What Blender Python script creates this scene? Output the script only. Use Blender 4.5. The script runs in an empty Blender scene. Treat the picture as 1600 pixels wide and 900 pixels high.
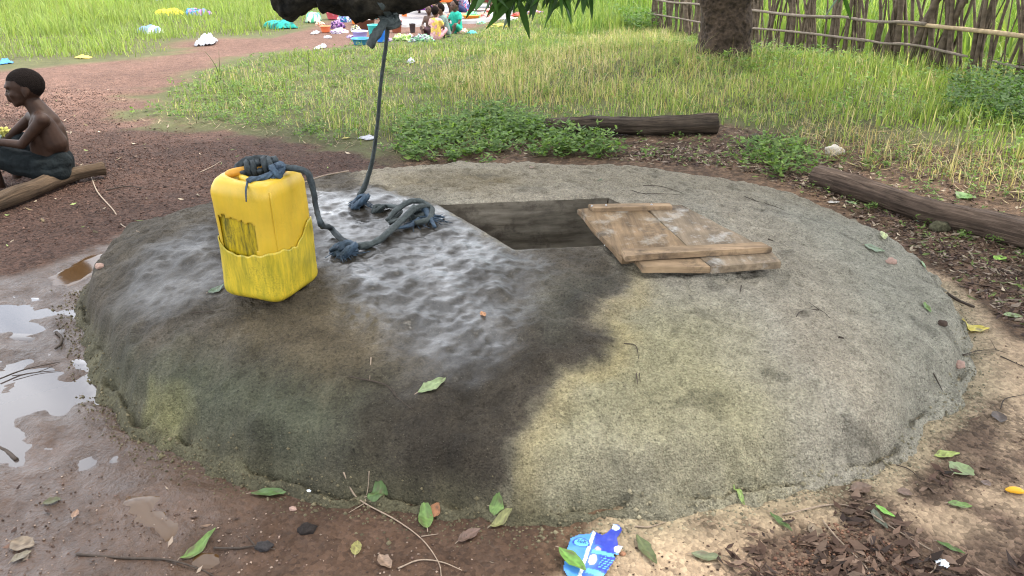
import bpy, bmesh, math, random
import numpy as np
from mathutils import Vector, Matrix, noise as mn

random.seed(7)
RNG = np.random.default_rng(7)
SC = bpy.context.scene
COL = SC.collection

# ------------------------------------------------------------------ camera, world, sun, exposure
CAMH = 1.4
PITCH = math.radians(25.5)
FPX = 1200.0
cam_d = bpy.data.cameras.new("camera")
cam_d.sensor_width = 36.0
cam_d.lens = FPX / 1600.0 * 36.0
cam_d.clip_start = 0.05
cam_d.clip_end = 500
cam = bpy.data.objects.new("camera", cam_d)
COL.objects.link(cam)
cam.location = (0, 0, CAMH)
cam.rotation_euler = (math.pi / 2 - PITCH, 0, 0)
SC.camera = cam

SUN_AZ = math.radians(72)      # from +Y towards +X
SUN_EL = math.radians(60)
w = bpy.data.worlds.new("World")
SC.world = w
w.use_nodes = True
nt = w.node_tree
nt.nodes.clear()
sky = nt.nodes.new("ShaderNodeTexSky")
sky.sky_type = 'NISHITA'
sky.sun_disc = False
sky.sun_elevation = SUN_EL
sky.sun_rotation = SUN_AZ
sky.air_density = 1.2
sky.dust_density = 2.0
tc = nt.nodes.new("ShaderNodeTexCoord")
cl = nt.nodes.new("ShaderNodeTexNoise")
cl.inputs['Scale'].default_value = 2.2
cl.inputs['Detail'].default_value = 6
cl.inputs['Distortion'].default_value = .3
cr = nt.nodes.new("ShaderNodeMapRange")
cr.inputs['From Min'].default_value = .36
cr.inputs['From Max'].default_value = .52
cr.inputs['To Min'].default_value = .25
cr.inputs['To Max'].default_value = 1.0
mx = nt.nodes.new("ShaderNodeMix"); mx.data_type = 'RGBA'
mx.inputs['B'].default_value = (10.0, 10.4, 11.2, 1)
bg = nt.nodes.new("ShaderNodeBackground")
bg.inputs['Strength'].default_value = .11
wo = nt.nodes.new("ShaderNodeOutputWorld")
nt.links.new(tc.outputs['Generated'], cl.inputs['Vector'])
nt.links.new(cl.outputs['Fac'], cr.inputs['Value'])
nt.links.new(cr.outputs['Result'], mx.inputs['Factor'])
nt.links.new(sky.outputs['Color'], mx.inputs['A'])
nt.links.new(mx.outputs['Result'], bg.inputs['Color'])
nt.links.new(bg.outputs['Background'], wo.inputs['Surface'])

sun_d = bpy.data.lights.new("sun", 'SUN')
sun_d.energy = 2.2
sun_d.angle = math.radians(11)
sun_d.color = (1.0, .95, .86)
sun = bpy.data.objects.new("sun", sun_d)
COL.objects.link(sun)
sdir = Vector((math.sin(SUN_AZ) * math.cos(SUN_EL), math.cos(SUN_AZ) * math.cos(SUN_EL), math.sin(SUN_EL)))
sun.rotation_euler = sdir.to_track_quat('Z', 'Y').to_euler()

SC.view_settings.view_transform = 'Standard'
SC.view_settings.look = 'None'
SC.view_settings.gamma = 1
SC.view_settings.exposure = 1.55
SC.cycles.max_bounces = 6
SC.cycles.diffuse_bounces = 3
SC.cycles.transmission_bounces = 4
SC.cycles.transparent_max_bounces = 6
SC.cycles.use_denoising = True
SC.cycles.pixel_filter_type = 'BLACKMAN_HARRIS'
SC.cycles.filter_width = 1.1

# ------------------------------------------------------------------ maths helpers
CP, SP = math.cos(PITCH), math.sin(PITCH)
def ray(px, py):
    u = (px - 800) / FPX; v = (450 - py) / FPX
    return np.array([u, CP + v * SP, -SP + v * CP])
def P(px, py, z=0.0):
    r = ray(px, py); t = (z - CAMH) / r[2]
    return np.array([r[0] * t, r[1] * t, z])
def QY(px, py, y):
    r = ray(px, py); t = y / r[1]
    return np.array([r[0] * t, y, CAMH + r[2] * t])
def depth_of(p):
    return p[1] * CP + (CAMH - p[2]) * SP
def metres(px, p):
    return px * depth_of(p) / FPX

def _hash(ix, iy, seed):
    h = (ix.astype(np.int64) * 374761393 + iy.astype(np.int64) * 668265263 + seed * 1274126177) & 0xFFFFFFFF
    h = ((h ^ (h >> 13)) * 1274126177) & 0xFFFFFFFF
    h = h ^ (h >> 16)
    return (h & 0xFFFF) / 65535.0
def vn(x, y, s=1.0, seed=0):
    x = np.asarray(x, float) * s + 311.7; y = np.asarray(y, float) * s + 127.1
    ix = np.floor(x); iy = np.floor(y); fx = x - ix; fy = y - iy
    fx = fx * fx * (3 - 2 * fx); fy = fy * fy * (3 - 2 * fy)
    a = _hash(ix, iy, seed); b = _hash(ix + 1, iy, seed)
    c = _hash(ix, iy + 1, seed); d = _hash(ix + 1, iy + 1, seed)
    return (a + (b - a) * fx) * (1 - fy) + (c + (d - c) * fx) * fy
def fbm(x, y, s=1.0, o=4, seed=0):
    t = 0; a = .5; n = 0
    for i in range(o):
        t = t + a * vn(x, y, s, seed + i * 7); n += a; a *= .5; s *= 2.03
    return t / n            # 0..1
def sstep(a, b, x):
    t = np.clip((x - a) / (b - a), 0, 1)
    return t * t * (3 - 2 * t)
def sdf(x, y, poly):
    """signed distance, + inside"""
    x = np.asarray(x, float); y = np.asarray(y, float)
    p = np.asarray(poly, float)[:, :2]
    dmin = np.full(x.shape, 1e9); ins = np.zeros(x.shape, bool)
    n = len(p)
    for i in range(n):
        a = p[i]; b = p[(i + 1) % n]; e = b - a; L = max(e @ e, 1e-12)
        t = np.clip(((x - a[0]) * e[0] + (y - a[1]) * e[1]) / L, 0, 1)
        d = (x - a[0] - e[0] * t) ** 2 + (y - a[1] - e[1] * t) ** 2
        dmin = np.minimum(dmin, d)
        if abs(b[1] - a[1]) > 1e-12:
            c = ((a[1] > y) != (b[1] > y)) & (x < (b[0] - a[0]) * (y - a[1]) / (b[1] - a[1]) + a[0])
            ins ^= c
    return np.where(ins, 1, -1) * np.sqrt(dmin)
def catmull(pts, n):
    p = np.asarray(pts, float); m = len(p); out = []
    for i in range(m):
        p0, p1, p2, p3 = p[i - 1], p[i], p[(i + 1) % m], p[(i + 2) % m]
        for k in range(n):
            t = k / n
            out.append(.5 * ((2 * p1) + (-p0 + p2) * t + (2 * p0 - 5 * p1 + 4 * p2 - p3) * t * t + (-p0 + 3 * p1 - 3 * p2 + p3) * t ** 3))
    return np.array(out)
def pathsm(pts, n=6):
    p = [np.asarray(q, float) for q in pts]
    if len(p) < 3:
        return np.array([p[0] + (p[-1] - p[0]) * k / n for k in range(n + 1)])
    p = [2 * p[0] - p[1]] + p + [2 * p[-1] - p[-2]]
    out = []
    for i in range(1, len(p) - 2):
        for k in range(n):
            t = k / n; p0, p1, p2, p3 = p[i - 1], p[i], p[i + 1], p[i + 2]
            out.append(.5 * ((2 * p1) + (-p0 + p2) * t + (2 * p0 - 5 * p1 + 4 * p2 - p3) * t * t + (-p0 + 3 * p1 - 3 * p2 + p3) * t ** 3))
    out.append(p[-2])
    return np.array(out)
def srgb(r, g, b):
    f = lambda c: ((c / 255 + .055) / 1.055) ** 2.4 if c > 10 else c / 255 / 12.92
    return (f(r), f(g), f(b))

# ------------------------------------------------------------------ mesh helpers
def mesh_np(name, V, F, mat, smooth=True, attrs=None):
    """V (n,3); F (m,k) uniform polygons"""
    me = bpy.data.meshes.new(name)
    V = np.asarray(V, np.float32); F = np.asarray(F, np.int32)
    me.vertices.add(len(V)); me.vertices.foreach_set('co', V.ravel())
    k = F.shape[1]
    me.loops.add(F.size); me.loops.foreach_set('vertex_index', F.ravel())
    me.polygons.add(len(F))
    me.polygons.foreach_set('loop_start', np.arange(0, F.size, k, dtype=np.int32))
    me.polygons.foreach_set('loop_total', np.full(len(F), k, np.int32))
    if smooth: me.polygons.foreach_set('use_smooth', np.ones(len(F), bool))
    for an, arr in (attrs or {}).items():
        arr = np.asarray(arr, np.float32)
        if arr.ndim == 2:
            if arr.shape[1] == 3: arr = np.c_[arr, np.ones(len(arr), np.float32)]
            at = me.attributes.new(an, 'FLOAT_COLOR', 'POINT'); at.data.foreach_set('color', arr.ravel())
        else:
            at = me.attributes.new(an, 'FLOAT', 'POINT'); at.data.foreach_set('value', arr)
    me.update(calc_edges=True)
    if mat: me.materials.append(mat)
    return me
class MB:
    def __init__(s): s.v = []; s.f = []; s.c = []
    def add(s, V, F, c=None):
        o = len(s.v); s.v += [tuple(map(float, p)) for p in V]; s.f += [tuple(int(i) + o for i in f) for f in F]
        s.c += [c if c is not None else (1, 1, 1)] * len(V)
        return s
    def addc(s, V, F, C):
        o = len(s.v); s.v += [tuple(map(float, p)) for p in V]; s.f += [tuple(int(i) + o for i in f) for f in F]
        s.c += [tuple(c) for c in C]
    def mesh(s, name, mat, smooth=True, col=False, loc=None):
        me = bpy.data.meshes.new(name)
        vv = s.v if loc is None else [(a - loc[0], b - loc[1], c - loc[2]) for a, b, c in s.v]
        me.from_pydata(vv, [], s.f)
        if smooth: me.polygons.foreach_set('use_smooth', np.ones(len(me.polygons), bool))
        if col:
            at = me.attributes.new('col', 'FLOAT_COLOR', 'POINT')
            at.data.foreach_set('color', np.c_[np.array(s.c, np.float32), np.ones(len(s.c), np.float32)].ravel())
        if mat: me.materials.append(mat)
        me.update()
        return me
def link(name, me, parent=None, loc=(0, 0, 0), rot=(0, 0, 0)):
    o = bpy.data.objects.new(name, me); COL.objects.link(o)
    o.location = loc; o.rotation_euler = rot
    if parent is not None: o.parent = parent
    return o
def tag(o, label=None, cat=None, group=None, kind=None):
    if label: o['label'] = label
    if cat: o['category'] = cat
    if group: o['group'] = group
    if kind: o['kind'] = kind
    return o
def thing(name, label, cat, loc=(0, 0, 0), group=None, rz=0):
    o = bpy.data.objects.new(name, None); COL.objects.link(o)
    o.location = loc; o.rotation_euler = (0, 0, rz); o.empty_display_size = .1
    return tag(o, label, cat, group)
def copy_tree(o, parent=None):
    c = o.copy(); COL.objects.link(c); c.parent = parent
    for ch in list(o.children): copy_tree(ch, c)
    return c

def frames(P3):
    P3 = np.asarray(P3, float); n = len(P3)
    T = np.gradient(P3, axis=0); T /= np.linalg.norm(T, axis=1)[:, None] + 1e-12
    ref = np.array([0, 0, 1.]) if abs(T[0][2]) < .9 else np.array([1., 0, 0])
    N = []; nrm = np.cross(T[0], ref); nrm /= np.linalg.norm(nrm)
    for i in range(n):
        nrm = nrm - T[i] * (nrm @ T[i]); nrm /= np.linalg.norm(nrm) + 1e-12
        N.append(nrm.copy())
    N = np.array(N); B = np.cross(T, N)
    return T, N, B
def tube_vf(P3, R, seg=8, flat=1.0, twist=0, lobes=0, lobe_a=0.0, cap=True, rough=0, seed=0, rs=8.):
    P3 = np.asarray(P3, float); n = len(P3)
    R = np.full(n, R, float) if np.isscalar(R) else np.interp(np.linspace(0, 1, n), np.linspace(0, 1, len(R)), R)
    T, N, B = frames(P3)
    L = np.r_[0, np.cumsum(np.linalg.norm(np.diff(P3, axis=0), axis=1))]
    V = []
    for i in range(n):
        for k in range(seg):
            a = 2 * math.pi * k / seg
            r = R[i]
            if lobes: r *= 1 + lobe_a * math.cos(lobes * (a + twist * L[i]))
            d = N[i] * math.cos(a) + B[i] * math.sin(a) * flat
            p = P3[i] + d * r
            if rough:
                p = p + d * r * rough * (mn.noise(Vector((p * rs).tolist()) + Vector((seed, 0, 0))) * 1.2 + .5 * mn.noise(Vector((p * rs * 3).tolist())))
            V.append(p)
    F = [(i * seg + k, i * seg + (k + 1) % seg, (i + 1) * seg + (k + 1) % seg, (i + 1) * seg + k) for i in range(n - 1) for k in range(seg)]
    if cap:
        V.append(P3[0]); V.append(P3[-1]); a = n * seg
        F += [(a, (k + 1) % seg, k) for k in range(seg)]
        F += [(a + 1, (n - 1) * seg + k, (n - 1) * seg + (k + 1) % seg) for k in range(seg)]
    return np.array(V), F

# ------------------------------------------------------------------ materials
def mat(name):
    m = bpy.data.materials.new(name); m.use_nodes = True
    b = m.node_tree.nodes['Principled BSDF']
    return m, m.node_tree, b
def N_(t, ty, **kw):
    n = t.nodes.new(ty)
    for k, v in kw.items():
        if k in n.inputs: n.inputs[k].default_value = v
        else: setattr(n, k, v)
    return n
def mixc(t, fac, a, b, blend='MIX'):
    m = t.nodes.new('ShaderNodeMix'); m.data_type = 'RGBA'; m.blend_type = blend
    for k, v in (('Factor', fac), ('A', a), ('B', b)):
        if hasattr(v, 'links'): t.links.new(v, m.inputs[k])
        elif k == 'Factor': m.inputs[k].default_value = v
        else: m.inputs[k].default_value = (*v, 1) if len(v) == 3 else v
    return m.outputs['Result']
def math_(t, op, a, b=None, clamp=False):
    m = t.nodes.new('ShaderNodeMath'); m.operation = op; m.use_clamp = clamp
    for i, v in ((0, a), (1, b)):
        if v is None: continue
        if hasattr(v, 'links'): t.links.new(v, m.inputs[i])
        else: m.inputs[i].default_value = v
    return m.outputs[0]
def rng(t, v, a, b, c, d):
    m = N_(t, 'ShaderNodeMapRange')
    for k, x in (('From Min', a), ('From Max', b), ('To Min', c), ('To Max', d)): m.inputs[k].default_value = x
    t.links.new(v, m.inputs['Value']); return m.outputs['Result']
def bump(t, b, h, strength=.5, dist=.01, prev=None):
    n = N_(t, 'ShaderNodeBump', Distance=dist)
    if not hasattr(strength, 'links'): n.inputs['Strength'].default_value = strength
    t.links.new(h, n.inputs['Height'])
    if hasattr(strength, 'links'): t.links.new(strength, n.inputs['Strength'])
    if prev is not None: t.links.new(prev, n.inputs['Normal'])
    t.links.new(n.outputs['Normal'], b.inputs['Normal'])
    return n.outputs['Normal']
def noise(t, sc, det=4, rough=.55, coord='Object', stretch=None):
    c = N_(t, 'ShaderNodeTexCoord'); n = N_(t, 'ShaderNodeTexNoise', Scale=sc, Detail=det, Roughness=rough)
    if stretch:
        mp = N_(t, 'ShaderNodeMapping'); mp.inputs['Scale'].default_value = stretch
        t.links.new(c.outputs[coord], mp.inputs['Vector']); t.links.new(mp.outputs[0], n.inputs['Vector'])
    else: t.links.new(c.outputs[coord], n.inputs['Vector'])
    return n.outputs['Fac']
def voro(t, sc, coord='Object', feature='F1', out='Distance'):
    c = N_(t, 'ShaderNodeTexCoord'); n = N_(t, 'ShaderNodeTexVoronoi', Scale=sc); n.feature = feature
    t.links.new(c.outputs[coord], n.inputs['Vector']); return n.outputs[out]
def attr(t, name, out='Color'):
    n = N_(t, 'ShaderNodeAttribute'); n.attribute_name = name; return n.outputs[out]
def simple(name, c, rough=.8, var=.3, sc=20, bmp=.3, bd=.003, spec=.3, stretch=None):
    m, t, b = mat(name)
    n = noise(t, sc, 5, stretch=stretch)
    v = rng(t, n, .25, .75, 1 - var, 1 + var)
    t.links.new(mixc(t, 1.0, c, v, 'MULTIPLY'), b.inputs['Base Color'])
    b.inputs['Roughness'].default_value = rough
    b.inputs['Specular IOR Level'].default_value = spec
    if bmp: bump(t, b, n, bmp, bd)
    return m
def attrmat(name, rough=.8, var=.25, sc=30, bmp=.2, bd=.003, spec=.3, trans=0.0):
    m, t, b = mat(name)
    n = noise(t, sc, 4)
    v = rng(t, n, .25, .75, 1 - var, 1 + var)
    c = mixc(t, 1.0, attr(t, 'col'), v, 'MULTIPLY')
    t.links.new(c, b.inputs['Base Color'])
    b.inputs['Roughness'].default_value = rough
    b.inputs['Specular IOR Level'].default_value = spec
    if bmp: bump(t, b, n, bmp, bd)
    if trans:
        tr = N_(t, 'ShaderNodeBsdfTranslucent'); t.links.new(mixc(t, 1.0, c, (1.25, 1.3, .7), 'MULTIPLY'), tr.inputs['Color'])
        ms = N_(t, 'ShaderNodeMixShader'); ms.inputs[0].default_value = trans
        t.links.new(b.outputs[0], ms.inputs[1]); t.links.new(tr.outputs[0], ms.inputs[2])
        t.links.new(ms.outputs[0], t.nodes['Material Output'].inputs['Surface'])
    return m

# ground: base colour and wetness per vertex, grain here
def ground_mat():
    m, t, b = mat('earth')
    c = attr(t, 'col'); wet = attr(t, 'wet', 'Fac'); grain = attr(t, 'grain', 'Fac')
    n1 = noise(t, 55, 6, .7); n2 = noise(t, 9, 4)
    vc = voro(t, 85, out='Color'); vd = voro(t, 85)
    sepv = N_(t, 'ShaderNodeSeparateColor'); t.links.new(vc, sepv.inputs[0])
    g = rng(t, sepv.outputs[0], 0, 1, .45, 1.6)
    gm = math_(t, 'MULTIPLY', grain, .85)
    f = mixc(t, gm, rng(t, n1, .3, .7, .72, 1.28), g)
    c2 = mixc(t, 1.0, c, f, 'MULTIPLY')
    c3 = mixc(t, 1.0, c2, rng(t, n2, .3, .7, .82, 1.18), 'MULTIPLY')
    t.links.new(c3, b.inputs['Base Color'])
    wn = math_(t, 'SUBTRACT', wet, math_(t, 'MULTIPLY', rng(t, noise(t, 14, 5, .6), .35, .65, 0, 1), .35), True)
    t.links.new(rng(t, wn, 0, .75, .92, .30), b.inputs['Roughness'])
    b.inputs['Specular IOR Level'].default_value = .2
    h = math_(t, 'ADD', math_(t, 'MULTIPLY', n1, .8), math_(t, 'MULTIPLY', math_(t, 'SUBTRACT', 1.0, vd), grain))
    h = math_(t, 'ADD', h, math_(t, 'MULTIPLY', math_(t, 'MULTIPLY', noise(t, 30, 4, .65), wet), 2.2))
    nn = bump(t, b, h, rng(t, wet, 0, .8, .85, .42), .02)
    t.links.new(math_(t, 'MULTIPLY', wn, .6), b.inputs['Coat Weight']); b.inputs['Coat Roughness'].default_value = .08; b.inputs['Coat IOR'].default_value = 1.4; t.links.new(nn, b.inputs['Coat Normal'])
    return m
def concrete_mat():
    m, t, b = mat('rough_cement')
    c = attr(t, 'col'); wet = attr(t, 'wet', 'Fac')
    n1 = noise(t, 85, 7, .8); n2 = noise(t, 16, 5, .65); n3 = noise(t, 3.5, 4, .6)
    v = voro(t, 170); vcol = voro(t, 210, out='Color')
    s = N_(t, 'ShaderNodeSeparateColor'); t.links.new(vcol, s.inputs[0])
    f = mixc(t, .5, rng(t, n1, .35, .65, .45, 1.5), rng(t, s.outputs[0], 0, 1, .5, 1.5))
    c2 = mixc(t, 1.0, c, f, 'MULTIPLY')
    c3 = mixc(t, 1.0, c2, rng(t, n2, .3, .7, .78, 1.2), 'MULTIPLY')
    c4 = mixc(t, 1.0, c3, rng(t, n3, .3, .7, .88, 1.12), 'MULTIPLY')
    sp = rng(t, voro(t, 95), .0, .12, 1.0, 0.0)
    c5 = mixc(t, math_(t, 'MULTIPLY', sp, .5), c4, (.36, .33, .25))
    pits = rng(t, voro(t, 48), .0, .2, .3, 1.0)
    c6 = mixc(t, 1.0, c5, pits, 'MULTIPLY')
    t.links.new(c6, b.inputs['Base Color'])
    wv = math_(t, 'SUBTRACT', wet, math_(t, 'MULTIPLY', rng(t, n2, .35, .65, 0, 1), .18), True)
    t.links.new(rng(t, wv, .0, .9, .93, .34), b.inputs['Roughness'])
    b.inputs['Specular IOR Level'].default_value = .2
    t.links.new(math_(t, 'MULTIPLY', rng(t, wet, .3, 1, 0, 1), rng(t, noise(t, 7, 5, .7), .36, .6, .25, 1)), b.inputs['Coat Weight']); b.inputs['Coat Roughness'].default_value = .05; b.inputs['Coat IOR'].default_value = 1.7
    h = math_(t, 'ADD', math_(t, 'MULTIPLY', n1, .55), math_(t, 'MULTIPLY', v, .5))
    n4 = noise(t, 48, 4, .6)
    h2 = math_(t, 'ADD', math_(t, 'ADD', h, math_(t, 'MULTIPLY', n2, 1.2)), math_(t, 'MULTIPLY', n4, .9))
    nrm = bump(t, b, mixc(t, wet, h2, math_(t, 'ADD', math_(t, 'MULTIPLY', n4, 1.2), math_(t, 'MULTIPLY', n1, .25))), math_(t, 'MULTIPLY', rng(t, wet, 0, .45, 1.0, .45), rng(t, wet, .45, .9, 1.0, .38)), .012)
    cb = N_(t, 'ShaderNodeBump', Distance=.012); cb.inputs['Strength'].default_value = .22
    t.links.new(math_(t, 'ADD', math_(t, 'MULTIPLY', noise(t, 58, 4, .6, stretch=(1, 1.6, 1)), 1.3), math_(t, 'MULTIPLY', n1, .2)), cb.inputs['Height'])
    t.links.new(cb.outputs['Normal'], b.inputs['Coat Normal'])
    return m
def wood_mat(name, c1, c2, rough=.85, sc=1.0, axis='X', pale=None):
    m, t, b = mat(name)
    st = {'X': (3 * sc, 40 * sc, 40 * sc), 'Y': (40 * sc, 3 * sc, 40 * sc)}[axis]
    g = noise(t, 1.0, 7, .65, stretch=st); n2 = noise(t, 7, 4)
    c = mixc(t, rng(t, g, .35, .65, 0, 1), c1, c2)
    c = mixc(t, 1.0, c, rng(t, n2, .3, .7, .6, 1.35), 'MULTIPLY')
    if pale:
        c = mixc(t, rng(t, noise(t, 9, 6, .7), .52, .66, 0, .75), c, pale)
    c = mixc(t, rng(t, noise(t, 8, 6, .7), .52, .68, 0, .85), c, (.055, .042, .032))
    t.links.new(c, b.inputs['Base Color']); b.inputs['Roughness'].default_value = rough
    b.inputs['Specular IOR Level'].default_value = .25
    bump(t, b, g, .7, .004)
    return m
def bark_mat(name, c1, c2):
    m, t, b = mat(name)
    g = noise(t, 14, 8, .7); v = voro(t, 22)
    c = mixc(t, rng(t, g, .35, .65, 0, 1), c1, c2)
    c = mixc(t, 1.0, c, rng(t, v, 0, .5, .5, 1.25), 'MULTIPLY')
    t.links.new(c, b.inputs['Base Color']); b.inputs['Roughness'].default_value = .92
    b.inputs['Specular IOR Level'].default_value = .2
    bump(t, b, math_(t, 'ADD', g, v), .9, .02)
    return m
def log_mat(name, c1, c2):
    m, t, b = mat(name)
    at_ = N_(t, 'ShaderNodeAttribute'); at_.attribute_name = 'uvw'
    mp = N_(t, 'ShaderNodeMapping'); mp.inputs['Scale'].default_value = (5, 26, 0)
    t.links.new(at_.outputs['Vector'], mp.inputs['Vector'])
    n = N_(t, 'ShaderNodeTexNoise', Scale=1.0, Detail=7.0, Roughness=.7, Distortion=.6)
    t.links.new(mp.outputs[0], n.inputs['Vector'])
    c = mixc(t, rng(t, n.outputs['Fac'], .35, .66, 0, 1), c1, c2)
    c = mixc(t, 1.0, c, rng(t, noise(t, 6, 5), .3, .7, .6, 1.3), 'MULTIPLY')
    t.links.new(c, b.inputs['Base Color']); b.inputs['Roughness'].default_value = .9
    b.inputs['Specular IOR Level'].default_value = .2
    bump(t, b, n.outputs['Fac'], 1.0, .02)
    return m
def can_mat(name, base, streak, amount):
    m, t, b = mat(name)
    s1 = noise(t, 1.0, 6, .7, stretch=(55, 55, 9)); s2 = noise(t, 9, 5, .65); s3 = noise(t, 150, 3)
    c = mixc(t, rng(t, s1, .40, .66, 0, amount), base, streak)
    c = mixc(t, math_(t, 'MULTIPLY', rng(t, s2, .5, .64, 0, 1), rng(t, s3, .46, .6, .0, amount * amount * .55)), c, (.07, .075, .01))
    c = mixc(t, 1.0, c, rng(t, noise(t, 5, 4), .3, .7, .8, 1.12), 'MULTIPLY')
    t.links.new(c, b.inputs['Base Color'])
    t.links.new(rng(t, s2, .3, .7, .28, .5), b.inputs['Roughness'])
    b.inputs['Subsurface Weight'].default_value = .0
    bump(t, b, math_(t, 'ADD', s1, s2), .25, .003)
    return m
def rope_mat(name, c1, c2):
    m, t, b = mat(name)
    n = noise(t, 60, 5, .7); n2 = noise(t, 10, 3)
    c = mixc(t, rng(t, n, .35, .65, 0, 1), c1, c2)
    c = mixc(t, 1.0, c, rng(t, n2, .3, .7, .65, 1.35), 'MULTIPLY')
    t.links.new(c, b.inputs['Base Color']); b.inputs['Roughness'].default_value = .7
    bump(t, b, n, .6, .004)
    return m
def water_mat(name, c, rough=.03):
    m, t, b = mat(name)
    b.inputs['Base Color'].default_value = (*c, 1); b.inputs['Roughness'].default_value = rough
    b.inputs['Specular IOR Level'].default_value = .6
    b.inputs['IOR'].default_value = 1.33
    b.inputs['Coat Weight'].default_value = 1; b.inputs['Coat IOR'].default_value = 1.38; b.inputs['Coat Roughness'].default_value = .02
    bump(t, b, noise(t, 25, 2), .03, .004)
    return m

M = {}
M['earth'] = ground_mat()
M['cement'] = concrete_mat()
M['shaft'] = wood_mat('board_marked_cement', (.10, .082, .06), (.26, .225, .175), .8, .6)
M['plank'] = wood_mat('weathered_plank', (.27, .178, .098), (.115, .078, .046), pale=(.36, .32, .26), axis='Y')
M['plank2'] = wood_mat('pale_weathered_plank', (.28, .21, .14), (.14, .105, .07), pale=(.46, .44, .40), axis='Y')
M['batten'] = wood_mat('sawn_batten', (.34, .235, .14), (.17, .115, .07), axis='X')
M['bark'] = bark_mat('tree_bark', (.022, .016, .011), (.075, .052, .036))
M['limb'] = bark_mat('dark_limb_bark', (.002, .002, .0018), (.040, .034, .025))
M['logd'] = log_mat('dark_log_wood', (.018, .013, .009), (.12, .09, .065))
M['logm'] = log_mat('grey_log_wood', (.045, .03, .022), (.19, .135, .10))
M['logl'] = log_mat('pale_log_wood', (.05, .034, .022), (.15, .10, .062))
M['can'] = can_mat('yellow_plastic', (.64, .41, .03), (.50, .37, .03), .4)
M['can_in'] = can_mat('stained_yellow_plastic', (.60, .42, .01), (.055, .06, .008), 1.0)
M['can_dirty'] = can_mat('algae_streaked_plastic', (.64, .46, .03), (.27, .25, .02), .85)
M['handle'] = simple('orange_yellow_plastic', (.58, .28, .035), .45, .15, 30, .1)
M['rope'] = rope_mat('grey_rag_rope', (.020, .027, .027), (.055, .068, .066))
M['ropeb'] = rope_mat('blue_rag_rope', (.012, .026, .048), (.045, .08, .12))
M['roped'] = rope_mat('dark_rag_rope', (.007, .012, .015), (.03, .042, .048))
M['leaf'] = attrmat('fallen_leaf_skin', .5, .2, 60, .25, .002, .4, .15)
M['grass'] = attrmat('grass_blade', .6, .12, 3, 0, 0, .3, .45)
M['crown'] = attrmat('mango_leaf', .45, .15, 9, 0, 0, .4, .30)
M['litter'] = attrmat('leaf_litter_skin', .85, .2, 40, 0, 0, .2)
M['pebble'] = attrmat('pebble_stone', .85, .3, 90, .3, .004, .25)
M['twig'] = simple('dark_twig', (.06, .045, .035), .85, .4, 60, .4)
M['twigl'] = simple('pale_twig', (.30, .23, .17), .85, .3, 60, .4)
M['cloth'] = attrmat('cotton_cloth', .85, .25, 45, .5, .01, .1)
M['skin'] = simple('dark_skin', (.034, .0165, .010), .6, .3, 22, .15, .003, .22)
M['skin2'] = simple('brown_skin', (.10, .055, .038), .55, .2, 14, .1, .003, .35)
M['hair'] = simple('short_black_hair', (.012, .009, .008), .98, .6, 220, 1.0, .008, .05)
M['shorts'] = simple('faded_dark_shorts', (.009, .012, .013), .9, .45, 22, .8, .02, .15)
M['eye'] = simple('eye_white', (.12, .10, .08), .3, .05, 5, 0)
M['pupil'] = simple('eye_dark', (.008, .006, .005), .2, .05, 5, 0)
M['stake'] = simple('grey_stake_bark', (.12, .092, .065), .9, .5, 18, .7, .02, .15)
M['rail'] = simple('pale_bamboo', (.42, .32, .19), .7, .3, 25, .5, .01, .2)
M['rail2'] = simple('grey_pole_wood', (.22, .18, .14), .8, .3, 25, .5, .01, .2)
M['water'] = water_mat('puddle_water', (.07, .055, .05))
M['brownwater'] = water_mat('muddy_water', (.085, .045, .018), .08)
_b = M['brownwater'].node_tree.nodes['Principled BSDF']; _b.inputs['Coat Weight'].default_value = .15; _b.inputs['Coat IOR'].default_value = 1.33
M['bag'] = simple('white_plastic_film', (.36, .36, .385), .4, .15, 12, .8, .03, .5)
M['wpaper'] = simple('white_scrap', (.7, .75, .8), .6, .15, 40, .3)
def plastic(name, c, r=.4): return simple(name, c, r, .12, 8, .05)

# ------------------------------------------------------------------ terrain and slab shape
slab_px = [(1455,640,.03,0),(1385,705,.03,0),(1280,738,.03,0),(1180,750,.03,0),(1050,775,.03,0),(900,797,.03,0),(760,790,.03,0),(620,772,.03,0),
    (500,752,.03,0),(380,722,.03,0),(290,692,.03,0),(215,655,.03,0),(165,590,.03,0),(137,520,.03,0),(124,470,.03,0),(148,430,.03,0),
    (200,385,.06,.06),(270,352,.12,.10),(340,322,.17,.15),(430,294,.22,.22),(520,271,.24,.26),(640,256,.26,.30),(740,251,.26,.31),
    (860,253,.26,.31),(1000,263,.24,.28),(1150,284,.20,.21),(1260,313,.15,.12),(1350,354,.10,.04),(1430,407,.05,.02),(1480,470,.03,0),(1502,540,.03,0),(1497,600,.03,0)]
_raw = [P(a, b, z)[:2] for a, b, z, o in slab_px]
_c = np.mean(_raw, axis=0)
SLAB = catmull([p + (p - _c) / np.linalg.norm(p - _c) * o[3] for p, o in zip(_raw, slab_px)], 5)

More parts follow.
